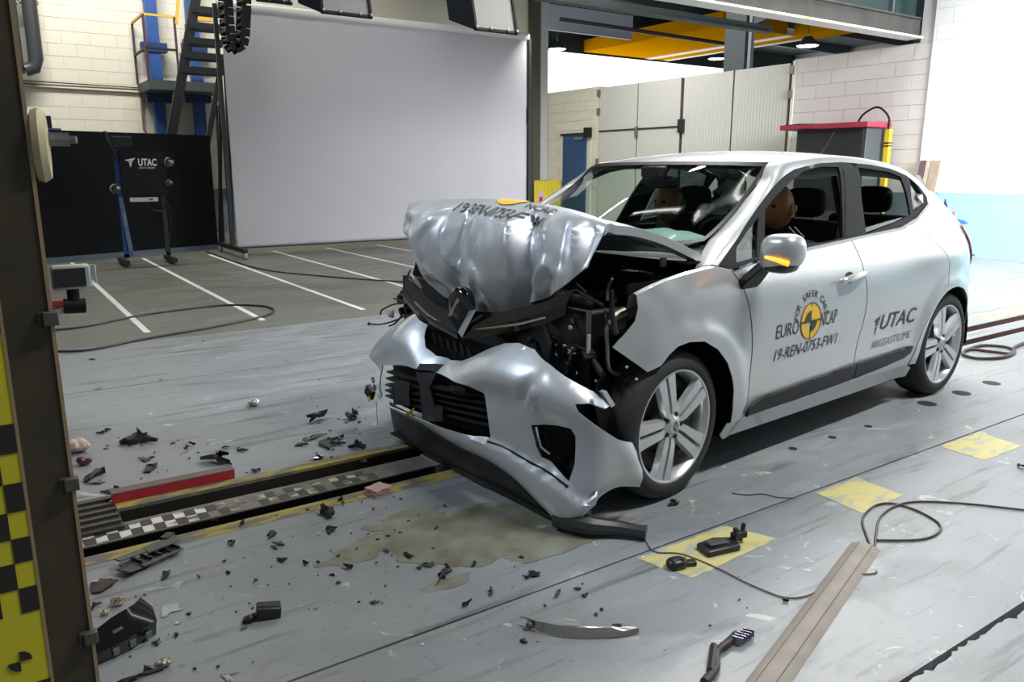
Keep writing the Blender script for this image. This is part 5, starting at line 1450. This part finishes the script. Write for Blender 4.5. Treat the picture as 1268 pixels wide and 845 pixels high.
# ================================================================== FOREGROUND BARRIER
PY = 1.80
def ob(px, py, y=PY): return onY(px, py, y)
br = thing('crash_barrier', 'brown steel barrier edge with yellow and black aiming board, at the left', 'barrier')
zb = 0.0; xr = ob(122, 845).x; xl = ob(66, 845).x
MB().bb((xl, PY, 0), (xr, PY + .30, 2.2)).build('steel_column', BROWNM, br, smooth=False)
MB().bb((xr - .004, PY - .004, 0), (xr + .003, PY, 2.2)).build('lit_edge', mat('lit_edge_tone', (.36, .27, .16), .5, .3), br, smooth=False)  # thin strip with the light on the column corner painted in
MB().bb((xl - .004, PY - .006, 0), (xl + .002, PY, 2.2)).build('lit_edge', MATS['lit_edge_tone'], br, smooth=False)
MB().bb((-.9, PY + .10, .03), (xr - .02, 4.9, 2.0)).build('concrete_block', mat('barrier_concrete', (.16, .15, .13), .8), br, smooth=False)
bx0 = -.22; bx1 = xl - .004
bt = ob(20, 330).z
MB().bb((bx0, PY - .004, .1), (bx1, PY + .02, ob(15, 411).z)).build('aiming_board', YELM, br, smooth=False)
def zz(py, px=50): return ob(px, py).z
rowpx = [(519, 555), (592, 622), (657, 690), (722, 753)]
sw = .0335
zs = [zz(p) for p in (411, 519, 555, 592, 627, 660, 690, 722, 753)]
for k in range(1, 8):
    if k % 2 == 1: xs_ = [(bx1 - sw, bx1 - .001), (bx1 - 3 * sw, bx1 - 2 * sw)]
    else: xs_ = [(bx1 - 2 * sw, bx1 - sw), (bx1 - 4 * sw, bx1 - 3 * sw)]
    for a, b_ in xs_: MB().bb((a, PY - .006, zs[k + 1]), (b_, PY - .004, zs[k])).build('black_square', BLKM, br, smooth=False)
qc = ob(25, 818); 
for q in (0, 2):
    a0_ = q * PI / 2
    pts = [(qc.x, PY - .005, qc.z)] + [(qc.x + .022 * math.cos(a0_ + PI / 2 * k / 8), PY - .005, qc.z + .022 * math.sin(a0_ + PI / 2 * k / 8)) for k in range(9)]
    MB().prism(pts, (0, -.002, 0)).build('quadrant_mark', BLKM, br, smooth=False)
MB().bb((bx0, PY - .006, .1), (bx1, PY - .004, zz(842))).build('black_square', BLKM, br, smooth=False)
for (px, py) in ((48, 395), (74, 600), (98, 790)):
    c_ = ob(px + 12, py, PY - .01)
    MB().box(c_, (.035, .02, .028)).build('clamp_lug', mat('dusty_clamp', (.10, .095, .08), .5, .4), br, bevel=.002)
    MB().box(c_ + Vector((-.012, -.012, 0)), (.006, .006, .03)).build('clamp_bolt', BLACK, br, smooth=False)
# ivory roller with bolt
c_ = ob(47, 180, PY + .04)
MB().lathe([(0, -.012), (.05, -.012), (.068, -.006), (.072, .006), (.064, .018), (0, .02)], c_ + Vector((-.0, 0, 0)), (1, -.12, 0), 32).build('ivory_roller', mat('ivory_rubber', (.48, .42, .26), .5), br)
MB().cyl(c_ + Vector((.02, 0, .012)), c_ + Vector((.055, -.004, .012)), .014, n=10).build('roller_bolt', STEEL, br)
MB().cyl(c_ + Vector((.055, 0, .012)), c_ + Vector((.068, -.004, .012)), .008, n=10).build('roller_bolt', STEEL, br)
# small action camera in a clear housing on the barrier
ac = thing('action_camera', 'small camera in a clear housing clamped to the brown barrier edge', 'camera', ob(88, 343, PY + .05))
MB().box((0, 0, 0), (.072, .03, .05)).build('housing', mat('frosted_case', (.45, .46, .45), .25), ac, bevel=.005)
MB().box((-.004, -.017, .0), (.058, .004, .038)).build('camera_screen', mat('camera_back', (.02, .022, .024), .3), ac, smooth=False)
MB().box((.04, .0, .004), (.012, .03, .038)).build('clear_latch', CLEAR, ac, bevel=.003)
MB().cyl((0, 0, -.025), (0, 0, -.06), .012, n=10).build('mount_stem', BLACK, ac)
MB().cyl((-.02, 0, -.06), (.02, 0, -.062), .016, n=12).build('mount_knob', BLACK, ac)
MB().beam((0, .0, -.062), (-.055, .0, -.072), .02, .016).build('mount_arm', mat('pale_arm', (.4, .4, .36), .5), ac, bevel=.003)
MB().box((-.03, -.005, -.052), (.02, .015, .012)).build('red_clip', REDP, ac, smooth=False)

# ================================================================== CABLES AND FLOOR ITEMS
def floor_curve(pts, z=.006): return [Vector((fl(x, y).x, fl(x, y).y, z)) for x, y in pts]
def cable(pts, r, lab, m, name='floor_cable', n=8):
    t = tag(MB().tube(cr(floor_curve(pts, r + .0015), 8), r, 6).build(name, m), lab, 'cable'); return t
CAB = mat('dark_brown_cable', (.05, .028, .028), .5); CABB = mat('blue_black_cable', (.03, .032, .045), .5)
cable([(60, 437), (110, 435), (180, 421), (250, 409), (310, 397), (335, 390), (338, 384), (320, 380), (270, 380), (180, 391), (110, 405), (60, 411)], .010, 'thick dark cable looping on the floor left of the car, below the white lines', CABB)
cable([(255, 312), (300, 328), (340, 337), (400, 343), (450, 347), (500, 350)], .009, 'thin black cable running from the screen foot toward the bonnet', CAB)
cable([(795, 655), (800, 672), (812, 685), (845, 688), (890, 706), (930, 726), (975, 742), (1010, 735), (1035, 715), (1080, 712), (1085, 708)], .0028, 'thin brown wire curling from the hose to the cable ramp', mat('tan_wire', (.12, .085, .06), .5))
cable([(1080, 682), (1074, 668), (1068, 645), (1080, 630), (1100, 625), (1130, 632), (1160, 648), (1163, 660), (1140, 670), (1086, 671)], .0045, 'dark cable loop lying at the top end of the grey ramp', CAB)
cable([(1083, 680), (1085, 662), (1090, 642), (1110, 628), (1140, 623), (1200, 626), (1290, 636)], .0045, 'dark cable leading off right from the grey ramp end', CAB)
cable([(1195, 436), (1215, 430), (1245, 432), (1256, 438), (1240, 445), (1210, 446), (1192, 441), (1200, 435), (1230, 438), (1252, 440), (1256, 432), (1275, 424)], .012, 'coiled black and red cable on the floor behind the rear wheel', CAB)
cable([(906, 612), (925, 614), (945, 613), (962, 617), (980, 618)], .002, 'thin short wire on the floor near the front wheel', CAB)
tag(MB().box(fl(973, 743, .008), (.02, .008, .01), Matrix.Rotation(-.9, 3, 'Z')).build('wire_plug', BLACK, bevel=.002), 'tiny black plug at the lowest bend of the tan wire', 'plug')
# cable ramp of grey tape
a_, b_ = fl(1062, 676), fl(918, 845); d_ = (a_ - b_).normalized(); n_ = Vector((-d_.y, d_.x, 0))
wdt = (fl(1085, 682) - fl(1058, 672)).length
ctr_a = (fl(1060, 674) + fl(1084, 681)) / 2; ctr_b = (fl(918, 845) + fl(985, 845)) / 2
d_ = (ctr_a - ctr_b).normalized(); n_ = Vector((-d_.y, d_.x, 0))
hw = .052; st_ = ctr_b - d_ * .35
rws = []
for k in range(13):
    p = st_.lerp(ctr_a, k / 12)
    rws.append([p + n_ * x + Vector((0, 0, z)) for x, z in ((-hw, .001), (-hw * .85, .006), (-hw * .45, .014), (0, .017), (hw * .45, .014), (hw * .85, .006), (hw, .001))])
TAPEM = mat('grey_brown_rubber_ramp', (.21, .185, .155), .6, var=(.26, .23, .20), vscale=10)
rampm = MB().grid(rws); rampm.add([rws[-1][k] for k in range(7)], [tuple(range(7))]).add([rws[0][k] for k in range(7)], [tuple(range(7))])
rmp = thing('cable_ramp', 'long grey-brown rubber cable ramp lying at the lower right', 'cable ramp')
rampm.build('cover', TAPEM, rmp)
for o_ in (-.45, .45): MB().tube([st_ + n_ * hw * o_ + Vector((0, 0, .0145)), ctr_a + n_ * hw * o_ + Vector((0, 0, .0145))], .0016, 5).build('ridge_line', mat('ramp_line', (.16, .14, .12), .6), rmp)

# ================================================================== DEBRIS
DM = [mat('debris_black', (.014, .014, .015), .38), mat('debris_dark_grey', (.04, .042, .045), .5), mat('debris_gloss', (.01, .01, .011), .12, coat=.6), mat('debris_brown', (.06, .045, .04), .6)]
rd_ = random.Random(21)
def shard_mb(r, h, seed, n=9, curl=.3, mb=None, off=(0, 0, 0), asp=1.0):
    q = random.Random(seed); mb = mb or MB(); off = Vector(off)
    an = sorted(q.uniform(0, 2 * PI) for _ in range(n)); rot = q.uniform(0, PI)
    top = []; bot = []
    for a in an:
        rr = r * q.choice((.35, .6, .85, 1.15)) * q.uniform(.8, 1.1); x, y = rr * math.cos(a), rr * math.sin(a) * asp
        x, y = x * math.cos(rot) - y * math.sin(rot), x * math.sin(rot) + y * math.cos(rot)
        z = abs(q.gauss(0, 1)) * h * curl
        top.append(Vector((x, y, z + h * .5)) + off); bot.append(Vector((x * .96, y * .96, max(0, z - h * .1))) + off)
    c0 = sum(top, Vector()) / n + Vector((0, 0, h * .4)); c1 = sum(bot, Vector()) / n
    vs = top + bot + [c0, c1]; fs = []
    for i in range(n):
        j = (i + 1) % n
        fs += [(i, j, 2 * n), (n + j, n + i, 2 * n + 1), (i, n + i, n + j, j)]
    return mb.add(vs, fs)
def place(o, px, py, rz=None):
    p = fl(px, py); o.location = (p.x, p.y, .001)
    if rz is not None: o.rotation_euler = (0, 0, rz)
    return o
# many small crumbs: copies of eight shapes
protos = []
for k in range(8): protos.append(shard_mb(.5, .22, 100 + k, 6 + k % 3, .5, asp=rd_.uniform(.4, 1)).mesh('plastic_crumb', DM[k % 4], False))
LABC = 'tiny dark plastic crumb, one of many scattered on the floor around the rail'
zones = [((125, 330), (535, 640), 80), ((380, 560), (560, 720), 60), ((280, 480), (620, 760), 50), ((560, 760), (690, 800), 26), ((125, 330), (690, 840), 26), ((380, 470), (500, 570), 40), ((90, 420), (420, 520), 10), ((820, 1000), (700, 840), 8)]
cnt_ = 0
for (xr_, yr_, n) in zones:
    for k in range(n):
        px, py = rd_.uniform(*xr_), rd_.uniform(*yr_)
        if px < 126 + 0 * py or (py > 560 and px > 480 and py < 800 - (px - 480) * .2 and py < 690): 
            if px > 560 and py < 690: continue
        if px < 130: continue
        p = fl(px, py)
        if 3.05 < p.y < 3.52: continue
        o = bpy.data.objects.new('plastic_crumb', protos[rd_.randrange(8)]); col.objects.link(o)
        s = .006 + .034 * rd_.random() ** 2.8
        o.location = (p.x, p.y, .0012); o.scale = (s, s, s); o.rotation_euler = (0, 0, rd_.uniform(0, 6.28))
        tag(o, LABC, 'debris', 'plastic crumbs scattered on the floor'); cnt_ += 1
def piece(px, py, r, h, lab, seed, m=0, n=8, parts=None, name='plastic_fragment', cat='debris', curl=.3, asp=.8):
    mbp = shard_mb(r, h * .55, seed, n + 2, curl * 2.2, asp=asp)
    if r > .035: shard_mb(r * .55, h * .5, seed + 500, 7, .8, mbp, (r * .35, r * .25, h * .15), asp)
    o = mbp.build(name, DM[m] if isinstance(m, int) else m, smooth=False)
    place(o, px, py); return tag(o, lab, cat)
piece(172, 549, .085, .05, 'crumpled black plastic piece standing behind the red angle', 1, 0, 8)
piece(182, 571, .06, .015, 'flat narrow dark shard just below the crumpled black piece', 2, 1, 6, asp=.4)
piece(186, 581, .055, .02, 'jagged dark shard with pale edge above the red angle', 3, 0, 7)
piece(125, 537, .04, .012, 'small dark sliver high at left near the brown column', 4, 0, 6, asp=.4)
piece(134, 534, .03, .02, 'small upright black bit beside the dark sliver at left', 5, 0, 6)
piece(265, 573, .09, .05, 'black wedge of plastic at the far end of the red angle', 6, 2, 7, asp=.6)
piece(232, 554, .06, .02, 'long low black fragment behind the red angle', 7, 0, 7, asp=.35)
piece(225, 562, .10, .004, 'thin grey strip lying flat behind the red angle', 8, mat('grey_strip', (.22, .2, .19), .5), 5, asp=.12)
piece(395, 521, .06, .05, 'black jagged piece upright between crumbs left of the bumper', 9, 0, 8)
piece(436, 519, .045, .05, 'small black upright piece nearest the bumper corner', 10, 0, 7)
piece(405, 552, .085, .03, 'cluster of broken black plastic left of the lower bumper', 12, 1, 9)
piece(382, 546, .12, .012, 'flat long dark shard pointing at the bumper', 13, 1, 7, asp=.25)
piece(440, 556, .06, .04, 'dark shard leaning by the far end of the yellow edge', 14, 0, 8)
piece(400, 640, .06, .05, 'black slotted bracket lying just in front of the tow rail', 15, 0, 8)
piece(422, 620, .022, .02, 'small shiny black nut in front of the tow rail', 16, 2, 7)
piece(408, 660, .045, .02, 'low black fragment below the slotted bracket', 17, 0, 7, asp=.5)
piece(348, 694, .028, .02, 'square black chip in the open floor below the rail', 18, 0, 5)
piece(336, 664, .035, .015, 'leaning dark chip left of the crumb trail', 19, 0, 6, asp=.5)
piece(345, 675, .03, .015, 'dark T-shaped chip below the leaning chip', 20, 1, 8)
piece(551, 711, .085, .018, 'black ribbed fragment on the wet stain below the bumper', 21, 0, 7, asp=.35)
piece(659, 717, .045, .012, 'flat black triangular fragment with a silver edge by the floor seam', 22, 0, 4, asp=.9)
piece(690, 738, .022, .02, 'grey cube-like chip sitting on the floor seam', 23, 1, 5)
piece(467, 748, .022, .012, 'oval brown-black chip alone in the foreground floor', 24, 3, 9, asp=.5)
piece(588, 700, .03, .012, 'small black twig-like shard right of the ribbed fragment', 25, 0, 7, asp=.4)
piece(533, 702, .03, .012, 'small dark chip at the top of the wet stain', 26, 1, 6)
piece(196, 797, .02, .012, 'small black knotted chip right of the black housing', 27, 0, 7)
piece(832, 626, .04, .02, 'black torn shard right beneath the front tyre', 28, 0, 7, asp=.45)
piece(120, 590, .075, .03, 'black looped plastic trim beside the brown column foot', 29, 0, 9, asp=.6)
piece(118, 600, .05, .01, 'flat dark sliver in front of the looped trim', 30, 1, 6, asp=.3)
piece(1265, 580, .03, .02, 'dark chip at the far right edge of the floor', 31, 1, 6)
piece(122, 482, .04, .01, 'small translucent flake high at left behind the crumbs', 32, CLEAR, 6)
piece(113, 446, .05, .012, 'small dark fragment just under the thick cable', 33, 0, 7, asp=.3)
piece(248, 601, .03, .012, 'black chip beside the near end of the yellow edge', 34, 0, 6)
piece(205, 716, .04, .02, 'dark cube-like chip right of the grey grille pieces', 35, 1, 6)
piece(128, 728, .05, .02, 'brownish broken plate by the column foot', 36, 3, 7)
piece(116, 752, .025, .015, 'small pointed black shard left of the glassy bits', 37, 0, 5)
extra = [(140, 610, .05, 'flat dark sliver at the left end above the ribbed plate'), (300, 560, .03, 'small dark chip between the black wedge and the foil wad'), (285, 577, .022, 'small gold-brown chip right of the black wedge'), (372, 553, .04, 'low dark splinter left of the broken cluster'), (420, 545, .04, 'small black lump between cluster and upright piece'), (392, 570, .05, 'dark flat shard lying just behind the yellow edge'), (450, 575, .03, 'dark chip touching the far yellow edge'), (318, 585, .03, 'dark chip on the yellow edge near its middle'), (268, 648, .022, 'thin black chip just below the checkered rail'), (300, 650, .03, 'black chip below the rail, under the grille pieces right end'), (288, 675, .025, 'dark chip left in the open floor below the rail'), (430, 705, .03, 'dark chip left of the wet stain'), (505, 690, .03, 'dark chip on the upper wet stain'), (610, 735, .025, 'small dark chip between stain and floor seam'), (576, 752, .02, 'tiny dark chip just above the floor seam, mid foreground'), (380, 700, .018, 'tiny dark chip right of the square chip')]
for i_, (px, py, r_, lb) in enumerate(extra): piece(px, py, r_, .02, lb, 200 + i_, i_ % 3, 7, asp=.5)
# layered grey grille fragments
gf = thing('grille_fragment', 'layered dark grey broken grille pieces lying below the tow rail', 'debris', (fl(188, 693).x, fl(188, 693).y, 0), .25)
for k, (x, y, z, sx, sy, rz, ry) in enumerate(((0, 0, .012, .22, .05, .1, .05), (-.03, .03, .03, .18, .035, .25, .1), (.05, .02, .035, .12, .06, -.1, -.1), (-.08, -.04, .015, .10, .06, .4, .2), (.02, -.05, .02, .16, .02, .15, .0))):
    MB().box((x, y, z), (sx, sy, .006), Matrix.Rotation(rz, 3, 'Z') @ Matrix.Rotation(ry, 3, 'Y')).build('slat', mat('grille_grey', (.06, .065, .07), .4), gf, bevel=.002)
for k in range(5): MB().box((-.06 + k * .035, .0, .025), (.006, .08, .012), Matrix.Rotation(.2, 3, 'Z')).build('rib', DM[0], gf, smooth=False)
MB().box((.09, .06, .03), (.05, .035, .03), Matrix.Rotation(.6, 3, 'Z')).build('clip', DM[0], gf, bevel=.003)
# black housing bottom left
hs = thing('lamp_housing', 'large glossy black broken lamp housing at the bottom left', 'debris', (fl(152, 796).x, fl(152, 796).y, 0), .35)
MB().prism([(-.10, -.05, 0), (.08, -.04, 0), (.11, .03, 0), (.06, .07, 0), (-.09, .05, 0)], (0, 0, .012)).build('floor_plate', DM[1], hs, smooth=False)
rowsh = [[(-.10, -.05, 0), (-.02, -.055, 0), (.08, -.04, 0), (.11, .03, 0)], [(-.105, -.05, .035), (-.02, -.06, .04), (.085, -.045, .05), (.115, .03, .05)], [(-.08, .02, .06), (-.01, .03, .075), (.06, .03, .085), (.10, .06, .08)], [(-.07, .06, .02), (0, .075, .02), (.07, .07, .02), (.09, .07, .02)]]
MB().grid(rowsh).build('shell', DM[2], hs, thick=.006)
for x in (-.05, .0, .05): MB().box((x, -.062, .022), (.018, .006, .02)).build('clip', mat('grey_clip', (.12, .13, .15), .4), hs, smooth=False)
MB().box((-.02, -.02, .06), (.03, .006, .008)).build('glint_bar', CHROME, hs, smooth=False)
# black block with gloss top
bk = thing('connector_block', 'black box-shaped connector with pale glossy top, in front left floor', 'debris', (fl(325, 765).x, fl(325, 765).y, 0), -.25)
MB().box((.02, 0, .022), (.075, .05, .034), Matrix.Rotation(.12, 3, 'Y')).build('body', DM[0], bk, bevel=.003)
MB().box((.02, 0.005, .040), (.06, .03, .004), Matrix.Rotation(.12, 3, 'Y')).build('top_plate', mat('block_top_grey', (.05, .05, .055), .2), bk, bevel=.001)
shard_mb(.03, .02, 77, 7, .3, off=(-.04, .0, .0)).build('torn_end', DM[0], bk, smooth=False)
# curved headlamp trim
tr_ = thing('headlamp_trim', 'long curved chromed headlamp trim lying in the front middle floor', 'debris', (0, 0, 0))
tp_ = cr(floor_curve([(652, 776), (672, 784), (700, 789), (735, 790), (765, 788), (788, 784)], .014), 5)
tm = []
for i, p in enumerate(tp_):
    t = i / (len(tp_) - 1); hgt = .026 * (math.sin(PI * min(1, t * 1.05)) ** .5 * .5 + .45) * (1 - .5 * t)
    tm.append([p + Vector((-.012, .02, hgt)), p + Vector((0, .006, hgt * .9)), p + Vector((.004, -.006, .004)), p + Vector((0, -.01, -.010))])
MB().grid(tm).build('chrome_band', mat('dirty_chrome', (.45, .44, .41), .22, .85), tr_, thick=.003)
MB().box(fl(764, 777, .02) - Vector((0, 0, 0)), (.03, .02, .014), Matrix.Rotation(-.5, 3, 'Z')).build('black_tab', DM[0], tr_, bevel=.002)
MB().ball(fl(656, 774, .016), (.014, .012, .012), 8).build('end_cap', mat('brown_cap', (.14, .10, .08), .4), tr_)
for px in (700, 708, 716, 740): MB().box(fl(px, 782, .016), (.008, .006, .008)).build('clip', CHROME, tr_, smooth=False)
# black brackets right
k1 = thing('engine_bracket', 'broken black bracket with two prongs lying on yellow paint', 'debris', (fl(893, 680).x, fl(893, 680).y, 0), -.15)
k1.scale = (1.1, 1.3, .9)
MB().prism([(-.085, -.03, 0), (.05, -.035, 0), (.06, .02, 0), (.0, .04, 0), (-.08, .03, 0)], (0, 0, .028)).build('body', DM[0], k1, bevel=.006)
MB().box((-.02, 0, .034), (.08, .03, .012), Matrix.Rotation(.1, 3, 'Y')).build('raised_plate', DM[1], k1, bevel=.003)
MB().box((.06, .0, .045), (.016, .014, .07)).build('prong', DM[0], k1, bevel=.003)
MB().box((.10, .01, .045), (.012, .012, .08), Matrix.Rotation(.15, 3, 'Y')).build('prong', DM[0], k1, bevel=.003)
MB().box((.08, .005, .04), (.06, .02, .03)).build('joint', DM[0], k1, bevel=.004)
k2 = thing('rubber_mount', 'black rounded lump of broken mount lying beside the floor seam', 'debris', (fl(842, 702).x, fl(842, 702).y, 0), -.2)
MB().ball((-.015, 0, .016), (.04, .03, .022), 10, .8).build('body', DM[0], k2)
MB().box((.035, -.005, .010), (.05, .03, .018), Matrix.Rotation(-.2, 3, 'Z')).build('tail', DM[0], k2, bevel=.004)
MB().tube([(-.03, .01, .03), (0, -.02, .04), (.02, 0, .03)], .005, 6).build('rib', DM[1], k2)
# strap with metal connector bottom right
k3 = thing('torn_strap', 'mangled black strap with a shiny ribbed connector end', 'debris')
MB().tube(cr(floor_curve([(872, 850), (886, 832), (888, 812), (902, 800), (912, 790)], .012), 4), [.014, .014, .013, .013, .012, .012, .010, .010, .010, .010, .012, .012, .013, .013, .013, .013, .012], 8).build('strap', mat('purple_black_strap', (.035, .025, .032), .4), k3)
MB().tube(floor_curve([(880, 838), (884, 806)], .014), .013, 8).build('loop', DM[0], k3)
for k in range(5):
    p = fl(913 + k * 3.5, 793 - k * 2.4, .016)
    MB().box(p, (.006, .034, .022), Matrix.Rotation(.5, 3, 'Z')).build('connector_rib', mat('shiny_violet_metal', (.25, .22, .3), .2, .8), k3, smooth=False)
# pink cloth, clear wads, white chips, chrome shards
pc = thing('folded_cloth', 'small folded pale pink cloth on the edge of the tow rail', 'cloth', (fl(466, 612).x, fl(466, 612).y, 0), .3)
for k in range(4):
    r_ = [[(-.045 + .09 * i / 5 + .004 * k, -.04 + .08 * j / 5, .004 + .008 * k + .006 * noise.noise((i * .7, j * .7, k * 3.0))) for i in range(6)] for j in range(6)]
    MB().grid(r_).build('fold', mat('pink_cloth', (.42, .28, .26), .85), pc, thick=.004)
def wad(px, py, r, lab, m, seed, name='crumpled_wad', cat='debris'):
    o = MB().ball((0, 0, r * .5), (r, r * .75, r * .55), 9)
    o.v = [tuple(Vector(v) * (1 + .5 * noise.noise(Vector(v) / r * 1.3 + Vector((seed, 0, 0))))) for v in o.v]
    mn = min(v[2] for v in o.v); o.v = [(v[0], v[1], v[2] - mn) for v in o.v]
    return tag(place(o.build(name, m, smooth=False), px, py), lab, cat)
wad(315, 503, .035, 'small crumpled silvery foil wad in the open floor beyond the rail', mat('foil', (.45, .38, .36), .25, .6), 3, 'foil_wad')
wad(96, 560, .055, 'pinkish cream torn cap beside the brown column', mat('cream_pink_cap', (.5, .40, .34), .6), 8, 'plastic_fragment')
wad(104, 576, .035, 'dark red and chrome broken lamp bit beside the brown column', mat('dark_red_bit', (.08, .03, .035), .2, .3), 9, 'lamp_fragment')
wad(146, 750, .024, 'small pale copper-coloured reflector bit above the black housing', COP, 12, 'reflector_fragment')
wad(131, 762, .014, 'small golden flake just above the black housing', mat('gold_flake', (.5, .42, .25), .3, .6), 13, 'reflector_fragment')
wad(203, 826, .022, 'round shiny reflector bit at the bottom left foreground', mat('dull_reflector', (.45, .4, .35), .25, .7), 14, 'reflector_fragment')
piece(220, 772, .022, .004, 'small pale cream flake right of the black housing', 41, mat('cream_flake', (.5, .5, .42), .4), 6, asp=.4, name='paint_flake')
piece(210, 757, .05, .004, 'thin clear plastic sheet lying above the pale flake', 42, mat('clear_sheet', (.33, .35, .36), .2), 7, name='clear_sheet')
piece(281, 842, .05, .006, 'bright chrome sliver at the bottom edge, left of centre', 43, mat('bright_sliver', (.8, .74, .68), .15, .8), 5, asp=.25, name='chrome_sliver')
piece(175, 840, .07, .02, 'black torn strip at the bottom left edge', 44, 0, 8, asp=.3)
piece(797, 692, .010, .008, 'tiny white triangular chip sitting on the floor seam', 45, mat('white_chip', (.85, .85, .84), .5), 3, name='white_chip')
piece(523, 800, .008, .005, 'tiny white flake beside the floor seam, foreground', 46, MATS['white_chip'], 5, name='white_chip')
piece(672, 713, .035, .003, 'narrow silver sliver leaning on the triangular black fragment', 47, CHROME, 4, asp=.15, name='chrome_sliver')
